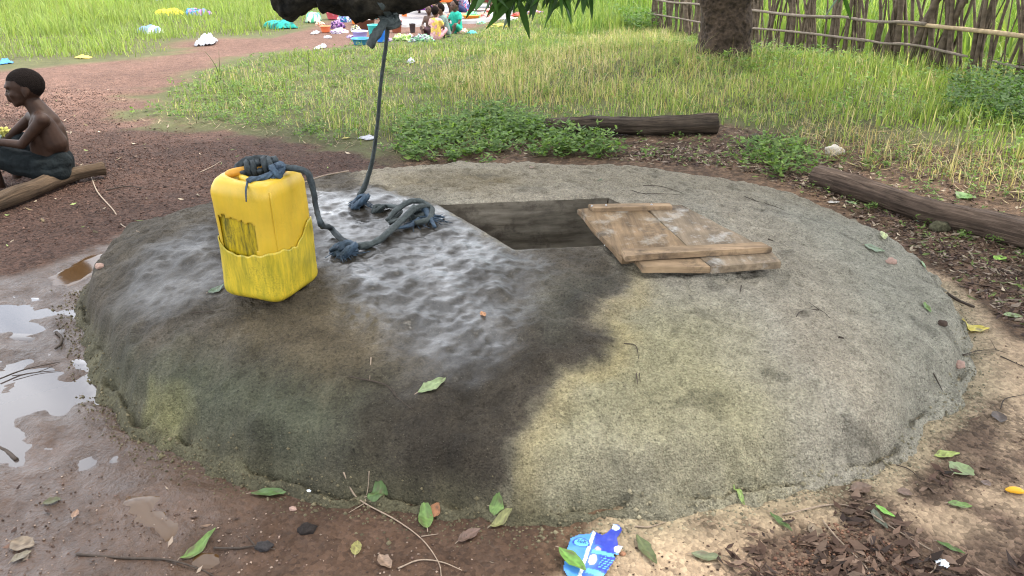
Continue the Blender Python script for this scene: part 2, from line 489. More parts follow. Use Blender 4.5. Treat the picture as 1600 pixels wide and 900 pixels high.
def slab_s(x, y):
    s = sdf(x, y, SLAB)
    return s + (fbm(x, y, 5, 3, 3) - .5) * .07 + (vn(x, y, 22, 9) - .5) * .022
def slab_z0(x, s):
    right = sstep(.7, 1.6, np.asarray(x, float))
    return .033 + .045 * .15 + .075 * (1 - .45 * right) + .215 * (1 - .08 * right) * (1 - np.exp(-np.maximum(s, 0) / .30)) - .01
def slab_h(x, y, s=None):
    if s is None: s = slab_s(x, y)
    right = sstep(.7, 1.6, np.asarray(x, float))
    edge = .075 * (1 - .45 * right); top = .215 * (1 - .08 * right)
    foot = .045 * sstep(-.055, -.005, s) * (.6 + .8 * fbm(x, y, 14, 3, 21))
    h = foot + edge * sstep(-.004, .075, s) + top * (1 - np.exp(-np.maximum(s, 0) / .30))
    h = h - .03 * np.exp(-((s + .004) / .012) ** 2) * sstep(.45, .6, fbm(x, y, 6, 3, 33)) * sstep(3.4, 2.6, np.asarray(y, float))
    rim = np.exp(-(np.maximum(s, 0) / .16)) * sstep(-.15, 0, s)
    h = h + rim * ((fbm(x, y, 14, 4, 5) - .5) * .024) + (fbm(x, y, 3, 3, 6) - .5) * .022 * sstep(0, .2, s) + (fbm(x, y, 36, 2, 8) - .5) * .005
    return h - .012 - .07 * sstep(-.055, -.10, s)
R_wm0 = np.array([P(a, b)[:2] for a, b in [(-500,470),(0,440),(60,420),(150,385),(240,360),(330,335),(420,420),(700,700),(900,800),(905,840),(890,905),(850,960),(-500,1100)]])
PUD = [np.array([P(a, b)[:2] for a, b in q]) for q in (
    [(-260,560),(-60,575),(60,572),(98,580),(112,640),(126,700),(124,726),(104,690),(76,640),(40,655),(90,700),(20,712),(-200,740)],
    [(-150,470),(40,478),(95,487),(70,507),(0,505),(-150,520)])]
BPUD = [np.array([P(a, b)[:2] for a, b in q]) for q in (
    [(70,432),(140,398),(185,388),(176,410),(110,445),(75,450)],
    [(205,780),(243,776),(236,795),(278,822),(262,845),(240,830),(226,805)],
    [(120,560),(160,585),(178,640),(160,630),(130,600)],
    [(300,848),(345,858),(340,880),(305,872)])]
def ground_h(x, y):
    x = np.asarray(x, float); y = np.asarray(y, float)
    d = np.hypot(x, y)
    h = -.035 * np.maximum(0, y - 5) + 0 * x
    h = h + (fbm(x, y, .35, 3, 40) - .5) * .16 * sstep(4, 8, d) + (fbm(x, y, 2.2, 3, 41) - .5) * .03 * sstep(1.2, 3, np.abs(sdf(x, y, SLAB)) + 1)
    # mound of ground right of the path, under the tall grass
    h = h + .22 * np.exp(-((x - 1.7) / 1.8) ** 2 - ((y - 9.0) / 2.2) ** 2)
    h = h + (fbm(x, y, 9, 3, 42) - .5) * .012 + (fbm(x, y, 30, 2, 44) - .5) * .006
    wmz = sstep(-.1, .2, sdf(x, y, R_wm0)) * sstep(-.3, -.9, x)
    h = h + wmz * ((fbm(x + y * .5, y * 1.6, 8, 4, 45) - .5) * .046)
    for q in PUD: h = h - .014 * sstep(-.05, .05, sdf(x, y, q) + (fbm(x, y, 9, 3, 47) - .5) * .12)
    for q in BPUD: h = h - .016 * sstep(-.03, .03, sdf(x, y, q) + (fbm(x, y, 12, 3, 48) - .5) * .04)
    return h
GX0, GX1, GY0, GY1, GS_ = -3.4, 3.4, .9, 5.6, .01
_gx = np.arange(GX0, GX1 + GS_, GS_); _gy = np.arange(GY0, GY1 + GS_, GS_)
_xx, _yy = np.meshgrid(_gx, _gy); _fx, _fy = _xx.ravel(), _yy.ravel()
_G = ground_h(_fx, _fy)
_sd = sdf(_fx, _fy, SLAB); _mm = _sd > -.2
_S = _G.copy()
_sl = _sd[_mm] + (fbm(_fx[_mm], _fy[_mm], 5, 3, 3) - .5) * .07 + (vn(_fx[_mm], _fy[_mm], 22, 9) - .5) * .022
_S[_mm] = np.maximum(_G[_mm], slab_h(_fx[_mm], _fy[_mm], _sl))
_G = _G.reshape(_xx.shape); _S = _S.reshape(_xx.shape)
def _look(A, x, y):
    u = np.clip((x - GX0) / GS_, 0, A.shape[1] - 1.001); v = np.clip((y - GY0) / GS_, 0, A.shape[0] - 1.001)
    i = u.astype(int); j = v.astype(int); fu = u - i; fv = v - j
    return (A[j, i] * (1 - fu) + A[j, i + 1] * fu) * (1 - fv) + (A[j + 1, i] * (1 - fu) + A[j + 1, i + 1] * fu) * fv
def surf(x, y):
    x = np.atleast_1d(np.asarray(x, float)); y = np.atleast_1d(np.asarray(y, float))
    out = _look(_S, x, y)
    far = (x < GX0) | (x > GX1) | (y < GY0) | (y > GY1)
    if far.any(): out[far] = ground_h(x[far], y[far])
    return out
def on(px, py):
    """point of the ground or slab surface seen at a pixel"""
    r = ray(px, py); lo = 0
    ts = np.r_[np.linspace(1.0, 7, 900), np.linspace(7.05, 40, 200)]
    pts = r[None] * np.asarray(ts)[:, None]; z = CAMH + pts[:, 2]
    s = surf(pts[:, 0], pts[:, 1]); k = np.argmax(z < s)
    a, b = ts[max(k - 1, 0)], ts[k]
    for _ in range(14):
        m_ = (a + b) / 2; q = r * m_
        if CAMH + q[2] < surf(q[0], q[1])[0]: b = m_
        else: a = m_
    q = r * b
    return np.array([q[0], q[1], CAMH + q[2]])
def gpoly(pts): return np.array([on_g(a, b)[:2] for a, b in pts])
def on_g(px, py):
    r = ray(px, py)
    if r[2] > -.03: r[2] = -.03
    ts = np.linspace(1.0, 60, 1500); pts = r[None] * ts[:, None]
    z = CAMH + pts[:, 2]; s = ground_h(pts[:, 0], pts[:, 1]); k = np.argmax(z < s) or 1499
    return np.array([pts[k, 0], pts[k, 1], s[k]])

# hole in the slab
ZT = .315
hA, hB, hD = P(685, 319, ZT)[:2], P(805, 389, ZT)[:2], P(950, 307, ZT)[:2]
hE1, hE2 = hD - hA, hB - hA
def lean(px, py): return on(px, py)

# ------------------------------------------------------------------ region polygons on the ground
R_path = gpoly([(-700,560),(-600,120),(0,112),(130,100),(230,92),(290,80),(275,63),(330,60),(420,60),(480,48),(560,20),(640,14),(760,20),(790,30),(700,50),(640,62),(560,68),(530,75),(420,80),(330,100),
    (240,140),(205,175),(230,195),(330,205),(430,215),(500,232),(620,245),(640,290),(300,500),(-300,900)])
R_wetmud = np.array([P(a, b)[:2] for a, b in [(-500,470),(0,440),(60,420),(150,385),(240,360),(330,335),(420,420),(700,700),(900,800),(905,840),(890,905),(850,960),(-500,1100)]])
R_sand = np.array([P(a, b)[:2] for a, b in [(850,920),(905,870),(925,830),(1000,790),(1300,700),(1440,600),(1400,450),(1340,385),(1400,392),(1455,420),(1530,478),(1580,530),(1700,560),(1900,640),(1900,1000),(850,1000)]])
R_litter = [np.array([P(a, b)[:2] for a, b in q]) for q in ([(1150,830),(1260,800),(1330,770),(1420,760),(1480,700),(1560,730),(1480,780),(1440,830),(1500,860),(1560,800),(1700,860),(1700,1000),(1150,1000),(1120,880)],
    [(1480,640),(1560,640),(1620,700),(1500,720)])]
R_under = gpoly([(640,262),(900,250),(1100,262),(1250,300),(1330,352),(1420,400),(1500,450),(1640,560),(1900,560),(1900,300),(1600,240),(1400,225),(1200,205),(1120,190),(900,200),(650,225)])

def build_ground():
    def axis(fine_lo, fine_hi, step, lo, hi, g):
        a = list(np.arange(fine_lo, fine_hi, step)); s = step
        while a[-1] < hi: s *= g; a.append(a[-1] + s)
        s = step
        while a[0] > lo: s *= g; a.insert(0, a[0] - s)
        return np.array(a)
    X = axis(-2.9, 2.3, .019, -130, 130, 1.09); Y = axis(1.2, 5.2, .019, -14, 190, 1.055)
    xx, yy = np.meshgrid(X, Y); x = xx.ravel(); y = yy.ravel()
    z = ground_h(x, y)
    sl = sdf(x, y, SLAB)
    z = np.where(sl > .25, z - .05, z)
    nx, ny = len(X), len(Y)
    i = np.arange(nx * ny).reshape(ny, nx)
    F = np.stack([i[:-1, :-1].ravel(), i[:-1, 1:].ravel(), i[1:, 1:].ravel(), i[1:, :-1].ravel()], 1)
    keep = sl[F].min(axis=1) < .3
    F = F[keep]
    # colours, with tree shade painted into the near path
    wob = (fbm(x, y, 4, 4, 50) - .5)
    grassy = np.array([.085, .085, .035]) * (1 + .5 * (fbm(x, y, 3, 3, 51) - .5))[:, None]
    col = grassy
    path = sstep(-.12, .15, sdf(x, y, R_path) + wob * .7)
    redg = np.array([.165, .093, .067]) * (.75 + .5 * fbm(x, y, 2.5, 4, 52))[:, None] * (1 - .55 * sstep(6.6, 5.2, y + wob * 1.5))[:, None]  # near stretch darkened by distance, painting in the crown's shade
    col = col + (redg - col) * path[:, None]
    und = sstep(-.12, .12, sdf(x, y, R_under) + wob * .4)
    undc = np.array([.105, .066, .041]) * (.7 + .6 * (fbm(x, y, 40, 2, 95) > .5))[:, None] * (.6 + .8 * fbm(x, y, 6, 3, 53))[:, None]
    und = np.maximum(und, sstep(-1.35, -.9, sl + wob * .5) * sstep(-.9, -.4, x + .3 * wob))
    col = col + (undc - col) * und[:, None]
    wm = sstep(-.10, .12, sdf(x, y, R_wetmud) + wob * .35)
    mudc = np.array([.072, .042, .025]) * (.7 + .6 * fbm(x, y, 5, 4, 54))[:, None]
    front = sstep(2.1, 1.8, y)[:, None]
    mudc = mudc * (1 - front) + np.array([.082, .048, .031]) * (.7 + .6 * fbm(x, y, 5, 4, 54))[:, None] * front
    col = col + (mudc - col) * wm[:, None]
    sd = sstep(-.04, .05, sdf(x, y, R_sand) + wob * .16)
    sandc = np.array([.40, .29, .19]) * (.85 + .3 * fbm(x, y, 8, 4, 55))[:, None]
    col = col + (sandc - col) * sd[:, None]
    near = sstep(-.22, -.02, sl) * (y < 3) * sd
    col = col + (np.array([.30, .26, .17]) - col) * (near * .6)[:, None]
    lt = 0 * x
    for q in R_litter: lt = np.maximum(lt, sstep(-.08, .06, sdf(x, y, q) + (fbm(x, y, 9, 4, 56) - .5) * .35))
    litc = np.array([.10, .062, .045]) * (.6 + .8 * fbm(x, y, 20, 3, 57))[:, None]
    col = col + (litc - col) * (lt * .85)[:, None]
    wet = wm * (1 - sd) * (1 - lt)
    # wetter at left beside the slab; drier towards the middle front
    wet = wet * (.35 + .65 * sstep(-.55, -1.05, x + .25 * (fbm(x, y, 3, 3, 58) - .5))) * (.65 + .5 * fbm(x, y, 7, 3, 59))
    spots = sstep(.58, .66, fbm(x, y, 6, 3, 60)) * wm * (1 - sd) * .5
    wet = np.clip(np.maximum(wet, spots), 0, 1)
    grain = np.clip(path * (1 - wm) + lt * .9 + und * .6, 0, 1)
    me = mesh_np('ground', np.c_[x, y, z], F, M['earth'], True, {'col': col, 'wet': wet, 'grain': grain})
    tag(link('ground', me), 'red brown earth with wet mud and pale sand around the slab', kind='structure')
build_ground()

def build_puddles():
    WIDE = [np.array([P(a, b)[:2] for a, b in [(-260,450),(60,440),(150,400),(120,470),(100,560),(190,690),(300,760),(240,800),(60,760),(-260,820)]])]
    for polys, zz, mm, nm in ((PUD, -.0085, 'water', 'puddle'), (BPUD, -.010, 'brownwater', 'puddle'), (WIDE, 0, 'water', 'shallow_water')):
        for q in polys:
            c = q.mean(axis=0); out = c + (q - c) * 1.06
            x0, y0 = out.min(axis=0) - .22; x1, y1 = out.max(axis=0) + .22
            X = np.arange(x0, x1, .03); Y = np.arange(y0, y1, .03)
            xx, yy = np.meshgrid(X, Y); s = sdf(xx.ravel(), yy.ravel(), q)
            gh_ = ground_h(xx.ravel()[s > .0], yy.ravel()[s > .0])
            base = float(np.median(gh_)) if nm == 'puddle' else float(np.percentile(gh_, 9)) - .0035
            z = np.full(xx.size, base + .0035)
            i = np.arange(xx.size).reshape(xx.shape)
            F = np.stack([i[:-1, :-1].ravel(), i[:-1, 1:].ravel(), i[1:, 1:].ravel(), i[1:, :-1].ravel()], 1)
            z = z - (.06 * sstep(-.10, -.19, s) if mm == 'water' else .05 * sstep(-.02, -.07, s))
            F = F[s[F].min(axis=1) > (-.21 if mm == 'water' else -.08)]
            if len(F) == 0: continue
            me = mesh_np(nm, np.c_[xx.ravel(), yy.ravel(), z], F, M[mm])
            tag(link(nm, me), 'shallow puddle on the mud left of the well slab', kind='structure')
build_puddles()

# ------------------------------------------------------------------ well slab
def build_slab():
    root = thing('well_slab', 'round raised concrete slab around the well, half wet, with an open hatch', 'well', (float(_c[0]), float(_c[1]), 0))
    ox, oy = root.location.x, root.location.y
    n1, n2 = 118, 91
    U = np.arange(-4.2, 5.2, 1 / n1); Vv = np.arange(-3.6, 4.4, 1 / n2)
    U = np.round(U * n1) / n1; Vv = np.round(Vv * n2) / n2
    uu, vv = np.meshgrid(U, Vv)
    x = hA[0] + uu * hE1[0] + vv * hE2[0]; y = hA[1] + uu * hE1[1] + vv * hE2[1]
    shp = x.shape; x = x.ravel(); y = y.ravel(); u = uu.ravel(); v = vv.ravel()
    m = sdf(x[::1], y[::1], SLAB) > -.25
    s = np.full(x.shape, -1.); s[m] = slab_s(x[m], y[m])
    z = np.full(x.shape, -.1); z[m] = slab_h(x[m], y[m], s[m])
    gpoly_ = np.array([on(a, b)[:2] for a, b in [(500,300),(600,298),(680,322),(805,392),(850,420),(800,470),(790,530),(740,590),(650,590),(620,530),(570,480),(520,420),(400,440),(330,470),(210,530),(160,480),(235,385),(330,348),(490,320)]])
    gq = np.zeros(x.shape); gq[m] = sstep(-.10, .10, sdf(x[m], y[m], gpoly_))
    z = z - m * gq * (fbm(x, y, 36, 2, 8) - .5) * .0045
    z = z + m * (1 - .9 * gq) * ((fbm(x, y, 62, 3, 18) - .5) * .0065 - .004 * sstep(.66, .8, vn(x, y, 48, 19))) * np.where((y > 1.2), 1, 0)
    inh = (u > 1e-6) & (u < 1 - 1e-6) & (v > 1e-6) & (v < 1 - 1e-6)
    dh = np.maximum(np.maximum(-u, u - 1) * np.linalg.norm(hE1), np.maximum(-v, v - 1) * np.linalg.norm(hE2))
    zs0 = slab_z0(x, s); kk = np.exp(-np.maximum(dh, 0) / .035) * m
    z = z * (1 - kk) + zs0 * kk
    z = z - .005 * np.exp(-np.maximum(dh, 0) / .006) * (m)
    # ragged hatch edge
    jag = .004
    nearh = np.exp(-np.maximum(dh, 0) / .02) * (dh < .1)
    x2 = x + (vn(x, y, 25, 70) - .5) * 2 * jag * nearh; y2 = y + (vn(x, y, 25, 71) - .5) * 2 * jag * nearh
    i = np.arange(x.size).reshape(shp)
    F = np.stack([i[:-1, :-1].ravel(), i[1:, :-1].ravel(), i[1:, 1:].ravel(), i[:-1, 1:].ravel()], 1)
    uc = u[F].mean(axis=1); vc = v[F].mean(axis=1)
    keep = (s[F].max(axis=1) > -.16) & ~((uc > 0) & (uc < 1) & (vc > 0) & (vc < 1))
    F = F[keep]
    used = np.unique(F); remap = np.full(x.size, -1); remap[used] = np.arange(len(used)); F = remap[F]
    x, y, z, s, u, v, x2, y2 = (a[used] for a in (x, y, z, s, u, v, x2, y2))
    # ---- stains
    def Z(pts): return np.array([on(a, b)[:2] for a, b in pts])
    wobble = (fbm(x, y, 5, 4, 80) - .5) * .22 + (fbm(x, y, 26, 3, 81) - .5) * .05
    wetP = Z([(60,520),(90,430),(170,345),(320,300),(440,272),(520,268),(570,285),(610,298),(660,308),(690,322),(805,389),(925,372),(975,415),(988,438),(982,462),(950,470),(935,500),
              (955,530),(940,560),(880,580),(862,615),(835,655),(810,690),(800,740),(800,800),(500,800),(150,740),(80,620)])
    w_sd = sdf(x, y, wetP) + wobble * .35
    wet = sstep(-.06, .045, w_sd + (fbm(x, y, 32, 3, 94) - .5) * .06)
    dry = np.array([.305, .276, .218]) * np.ones((len(x), 1))
    gx = Z([(830,640),(860,590),(940,520),(1010,480),(1130,520),(1180,620),(1150,700),(1000,770),(860,790),(800,760)])
    grn = sstep(-.25, .18, sdf(x, y, gx) + wobble * 1.2)
    dry = dry + (np.array([.28, .255, .145]) - dry) * (grn * .8)[:, None]
    pinkish = sstep(.5, .7, fbm(x, y, 2.2, 3, 84))
    dry = dry + (np.array([.32, .265, .195]) - dry) * (pinkish * .35)[:, None]
    greyr = sstep(.9, 1.4, x)
    dry = dry + (np.array([.285, .275, .22]) - dry) * (greyr * .6)[:, None]
    back = sstep(3.05, 3.5, y)
    dry = dry + (np.array([.25, .215, .155]) - dry) * (back * .7)[:, None]
    col = dry
    # yellow/orange rim just outside the wet boundary
    rimy = np.exp(-((w_sd + .03) / .05) ** 2) * sstep(2.7, 2.3, y) * (x > 0)
    col = col + (np.array([.33, .26, .12]) - col) * (rimy * .5)[:, None]
    wetc = np.array([.072, .060, .045]) * np.ones((len(x), 1))
    gl = Z([(130,540),(230,560),(330,540),(430,560),(520,590),(600,600),(590,700),(560,760),(300,720),(200,660),(140,600)])
    gm = sstep(-.15, .12, sdf(x, y, gl) + wobble)
    wetc = wetc + (np.array([.068, .070, .046]) - wetc) * gm[:, None]
    dk = Z([(540,640),(600,580),(740,560),(830,520),(900,470),(950,540),(870,610),(835,680),(810,770),(540,770)])
    dm = sstep(-.12, .12, sdf(x, y, dk) + wobble)
    wetc = wetc + (np.array([.036, .029, .021]) - wetc) * (dm * .85)[:, None]
    br = Z([(380,470),(500,460),(600,500),(640,560),(520,590),(380,560),(330,510)])
    bm_ = sstep(-.12, .12, sdf(x, y, br) + wobble)
    wetc = wetc + (np.array([.095, .074, .045]) - wetc) * (bm_ * .8)[:, None]
    bl = Z([(850,430),(975,420),(985,450),(940,475),(860,520),(840,470)])
    b2 = sstep(-.1, .1, sdf(x, y, bl) + wobble)
    wetc = wetc + (np.array([.065, .062, .048]) - wetc) * (b2 * .7)[:, None]
    wetc = wetc * (.55 + .9 * fbm(x, y, 11, 4, 85))[:, None]
    wetc = wetc * (1 - .5 * gq[used])[:, None]
    col = col + (wetc - col) * wet[:, None]
    # brown stain on the back
    bs = Z([(600,275),(700,262),(800,268),(850,290),(780,305),(690,312),(620,300)])
    b3 = sstep(-.12, .15, sdf(x, y, bs) + wobble) * fbm(x, y, 4, 3, 86) * 1.3
    col = col + (np.array([.15, .115, .06]) - col) * np.clip(b3 * .85, 0, 1)[:, None]
    # mossy rough footing, pale patches
    ft = sstep(.05, -.03, s) * sstep(3.3, 2.6, y) * sstep(.7, .1, x)
    col = col + (np.array([.088, .080, .047]) * (.6 + .9 * fbm(x, y, 16, 3, 87))[:, None] - col) * (ft * .8)[:, None]
    pp = Z([(232,600),(285,610),(300,650),(262,690),(225,660)])
    p2 = sstep(-.05, .04, sdf(x, y, pp) + wobble * .5)
    col = col + (np.array([.25, .235, .11]) - col) * (p2 * .8)[:, None]
    spots = sstep(.71, .77, fbm(x, y, 9, 3, 88)) * (1 - wet)
    col = col * (1 - .3 * spots)[:, None]
    glossy = Z([(500,300),(600,298),(680,322),(805,392),(850,420),(800,470),(790,530),(740,590),(650,590),(620,530),(570,480),(520,420),(490,350)])
    gl2 = Z([(160,480),(235,385),(330,348),(400,420),(330,470),(210,530)])
    gs = np.maximum(sstep(-.14, .10, sdf(x, y, glossy) + wobble * .9), .5 * sstep(-.14, .12, sdf(x, y, gl2) + wobble * .9)) * (.55 + .7 * fbm(x * 1.0 + y * .5, y * .5, 9, 4, 93))
    gs = np.clip(gs, 0, 1)
    wv = wet * (.22 + .78 * gs) * (1 - .65 * (b3 > .4) * 1.0) * (1 - p2)
    me = mesh_np('slab_surface', np.c_[x2 - ox, y2 - oy, z], F, M['cement'], True, {'col': np.clip(col, .01, 1), 'wet': np.clip(wv, 0, 1)})
    link('slab_surface', me, root)
    # hatch shaft: four walls, each a panel of board-marked cement down to the water
    mb = MB()
    C = [hA, hD, hD + hE2, hB]
    for a, b in zip(C, C[1:] + C[:1]):
        nu, nv = 40, 30
        a = np.asarray(a); b = np.asarray(b); inw = np.array([hA + (hE1 + hE2) / 2 - (a + b) / 2])[0]; inw /= np.linalg.norm(inw)
        Vx = []
        for j in range(nv + 1):
            for k in range(nu + 1):
                t = k / nu; q = a + (b - a) * t
                zt = float(slab_z0(np.array([q[0]]), slab_s(np.array([q[0]]), np.array([q[1]])))[0]) - .005 + .001
                dep = (j / nv) ** 1.3 * 1.1
                off = .012 * (mn.noise(Vector((q[0] * 9, q[1] * 9, dep * 9)))) + (.03 if dep > .24 and dep < .27 else 0) - .004
                if j == 0:
                    off = 0; q = q + np.array([(vn(q[0], q[1], 25, 70) - .5) * .008, (vn(q[0], q[1], 25, 71) - .5) * .008])
                q2 = q + inw * off
                Vx.append((q2[0] - ox, q2[1] - oy, zt - dep))
        Fx = [(j * (nu + 1) + k, j * (nu + 1) + k + 1, (j + 1) * (nu + 1) + k + 1, (j + 1) * (nu + 1) + k) for j in range(nv) for k in range(nu)]
        mb.add(Vx, Fx)
    link('shaft_wall', mb.mesh('shaft_wall', M['shaft']), root)
    wm = MB(); wm.add([(C[i][0] - ox, C[i][1] - oy, -.72) for i in range(4)], [(0, 1, 2, 3)])
    link('well_water', wm.mesh('well_water', M['brownwater']), root)
    # faint timber sill embedded along the back of the opening
    mb = MB()
    a = hA + hE1 * .10 + hE2 * .05; b = hA + hE1 * .995 + hE2 * .05
    for zz, hh, oo in ((.02, .05, 0), (-.06, .06, .01)):
        n = np.array([hE2[0], hE2[1]]) / np.linalg.norm(hE2)
        A = a + n * (oo - .015); B = b + n * (oo - .015)
        V, F_ = [], []
        for e in (A, B):
            for dn, dz in ((-.03, 0), (.02, 0), (.02, hh), (-.03, hh)): V.append((e[0] + n[0] * dn - ox, e[1] + n[1] * dn - oy, zz + dz))
        mb.add(V, [(0, 1, 2, 3), (4, 7, 6, 5), (0, 4, 5, 1), (1, 5, 6, 2), (2, 6, 7, 3), (3, 7, 4, 0)])
    link('sill_board', mb.mesh('sill_board', M['shaft'], False), root)
build_slab()

# ------------------------------------------------------------------ prism / plank
def plank_me(name, q, z0, z1, mt, wob=.004, seed=0, nu=14, nv=4, sagz=0):
    """q: four xy corners a,b,c,d (a->b short side at back, d->c at front). Rounded box with uneven edges."""
    q = [np.asarray(p, float)[:2] for p in q]
    c0 = np.mean(q, axis=0)
    V = []; idx = {}
    rnd = random.Random(seed)
    def pt(s, t, e, z):
        p = (q[0] * (1 - s) + q[1] * s) * (1 - t) + (q[3] * (1 - s) + q[2] * s) * t
        p = c0 + (p - c0) * (1 - e)
        return p
    rows = [(z0, .010), (z0 + .004, 0), (z1 - .006, 0), (z1, .012)]
    bm = bmesh.new()
    W = min(np.linalg.norm(q[1] - q[0]), np.linalg.norm(q[2] - q[1]))
    grid = {}
    for li, (z, inset) in enumerate(rows):
        for i in range(nu + 1):
            for j in range(nv + 1):
                if li in (1, 2) and 0 < i < nu and 0 < j < nv: continue
                s = j / nv; t = i / nu
                e = inset
                ss = min(max(s, inset * .6), 1 - inset * .6); tt = min(max(t, inset * .3), 1 - inset * .3)
                p = (q[0] * (1 - ss) + q[1] * ss) * (1 - tt) + (q[3] * (1 - ss) + q[2] * ss) * tt
                n = mn.noise(Vector((p[0] * 9 + seed * 3.1, p[1] * 9, z * 2))) * wob
                n2 = mn.noise(Vector((p[1] * 9 + seed * 1.7, p[0] * 9, z * 2))) * wob
                grid[(li, i, j)] = bm.verts.new((p[0] + n - c0[0], p[1] + n2 - c0[1], z + mn.noise(Vector((p[0] * 6, p[1] * 6, seed))) * wob * .7))
    def f(*k):
        try: bm.faces.new([grid[a] for a in k])
        except Exception: pass
    for i in range(nu):
        for j in range(nv):
            f((3, i, j), (3, i, j + 1), (3, i + 1, j + 1), (3, i + 1, j)); f((0, i, j), (0, i + 1, j), (0, i + 1, j + 1), (0, i, j + 1))
    for li in range(3):
        for i in range(nu):
            f((li, i, 0), (li + 1, i, 0), (li + 1, i + 1, 0), (li, i + 1, 0)); f((li, i, nv), (li, i + 1, nv), (li + 1, i + 1, nv), (li + 1, i, nv))
        for j in range(nv):
            f((li, 0, j), (li, 0, j + 1), (li + 1, 0, j + 1), (li + 1, 0, j)); f((li, nu, j), (li + 1, nu, j), (li + 1, nu, j + 1), (li, nu, j + 1))
    bmesh.ops.recalc_face_normals(bm, faces=bm.faces)
    me = bpy.data.meshes.new(name); bm.to_mesh(me); bm.free(); me.materials.append(mt)
    return me, c0
def build_lid():
    zs = .318
    t0, t1 = zs + .006, zs + .029
    root = thing('hatch_cover', 'weathered wooden hatch cover of two wide planks pulled half off the well opening', 'hatch cover', (*P(1040, 370, t0)[:2], 0))
    rx, ry = root.location.x, root.location.y
    def add(nm, px, z0, z1, m_, seed, wob=.004, nu=14, nv=4, label=None):
        q = [P(a, b, z1)[:2] for a, b in px]
        me, c = plank_me(nm, q, z0, z1, m_, wob, seed, nu, nv)
        o = link(nm, me, root, (c[0] - rx, c[1] - ry, 0))
        if label: o['label'] = label
        return o
    p1 = add('plank', [(902,327),(1000,318),(1079,390),(972,404)], t0, t1, M['plank'], 1, .006, label='brown plank with its near left corner cut short')
    p2 = add('plank', [(1003,318),(1066,320),(1209,394),(1083,392)], t0 + .001, t1 + .002, M['plank2'], 2, .005, label='paler whitish plank')
    add('plank_end', [(988,398),(1078,391),(1112,416),(1003,417)], t0 - .004, t1 - .003, M['batten'], 3, .006, 4, 4)
    add('plank_end', [(1083,393),(1202,389),(1222,409),(1113,417)], t0 - .003, t1 - .001, M['plank2'], 4, .006, 4, 4)
    add('batten', [(919,319),(1047,317),(1051,322),(927,325)], t1 + .001, t1 + .019, M['batten'], 5, .002, 4, 10)
    add('batten', [(970,389),(1190,378),(1207,386),(977,400)], t1 + .001, t1 + .022, M['batten'], 6, .003, 4, 14)
    nb = bpy.data.meshes.new('nail_head'); bm = bmesh.new(); bmesh.ops.create_uvsphere(bm, u_segments=8, v_segments=5, radius=.005); bm.to_mesh(nb); bm.free(); nb.materials.append(M['bag'])
    for a, b in ((947,321),(1018,320),(925,322)):
        p = P(a, b, t1 + .019); link('nail_head', nb, root, (p[0] - rx, p[1] - ry, p[2]))
build_lid()

# ------------------------------------------------------------------ logs
def log_obj(name, pts, R, mt, label, seed, seg=28, rough=.16, flat=1, knobs=()):
    Pp = pathsm(pts, 14); base = Pp.mean(axis=0); base[2] = Pp[:, 2].min() - (R if np.isscalar(R) else R[0])
    V, F = tube_vf(Pp, R, seg, flat, cap=False, rough=rough, seed=seed, rs=5)
    n = len(Pp); T, N, B = frames(Pp)
    V = np.array(V)
    # grooves running along the log
    for i in range(n):
        for k in range(seg):
            a = 2 * math.pi * k / seg
            g = mn.noise(Vector((a * 2.2 + seed, i * .05, 0))) + .6 * mn.noise(Vector((a * 5 + seed, i * .09, 3)))
            V[i * seg + k] += (V[i * seg + k] - Pp[i]) * (.17 * g - .10 * max(0, mn.noise(Vector((a * 9 + seed, i * .03, 5)))))
    for (ki, ka, kr, kw) in knobs:
        for i in range(n):
            for k in range(seg):
                d = math.hypot((i / n - ki) / kw, (((k / seg - ka + .5) % 1) - .5) / .14)
                V[i * seg + k] += (V[i * seg + k] - Pp[i]) * kr * math.exp(-d * d)
    uvw = np.array([(np.linalg.norm(Pp[i] - Pp[0]), k / seg, 0) for i in range(n) for k in range(seg)])
    # end caps with a few rings, broken ends
    V = list(V); uvw = list(uvw)
    for e, i in ((0, 0), (1, n - 1)):
        c = Pp[i] + T[i] * (-.01 if e == 0 else .01)
        prev = [i * seg + k for k in range(seg)]
        for r in (.75, .4):
            cur = []
            for k in range(seg):
                p = Pp[i] + (V[i * seg + k] - Pp[i]) * r + T[i] * (mn.noise(Vector((k * .7, r * 9, seed))) * .03)
                cur.append(len(V)); V.append(p); uvw.append((r, k / seg, 0))
            for k in range(seg):
                q = (prev[k], prev[(k + 1) % seg], cur[(k + 1) % seg], cur[k]); F.append(q if e else q[::-1])
            prev = cur
        cc = len(V); V.append(c); uvw.append((0, 0, 0))
        for k in range(seg):
            q = (prev[k], prev[(k + 1) % seg], cc); F.append(q if e else q[::-1])
    V = np.array(V) - base
    me = bpy.data.meshes.new(name); me.from_pydata(V.tolist(), [], [tuple(f) for f in F]); me.polygons.foreach_set('use_smooth', np.ones(len(me.polygons), bool))
    at = me.attributes.new('uvw', 'FLOAT_VECTOR', 'POINT'); at.data.foreach_set('vector', np.array(uvw, np.float32).ravel())
    me.materials.append(mt); me.update()
    return tag(link(name, me, None, tuple(base)), label, 'log')
def gz(p, dz): p = np.array(p, float); return np.array([p[0], p[1], float(ground_h(p[0], p[1])) + dz])
yb = on_g(960, 214)
log_obj('log', [gz(on_g(852, 213), .06), gz(on_g(900, 212), .065), gz(on_g(960, 212), .075), gz(on_g(1040, 212), .07), gz(on_g(1118, 208), .075)],
        [.060, .066, .07, .066, .07, .074], M['logd'], 'dark split log lying across the weeds behind the slab', 3, knobs=((.62, .25, .35, .05), (.97, .3, .3, .03)))
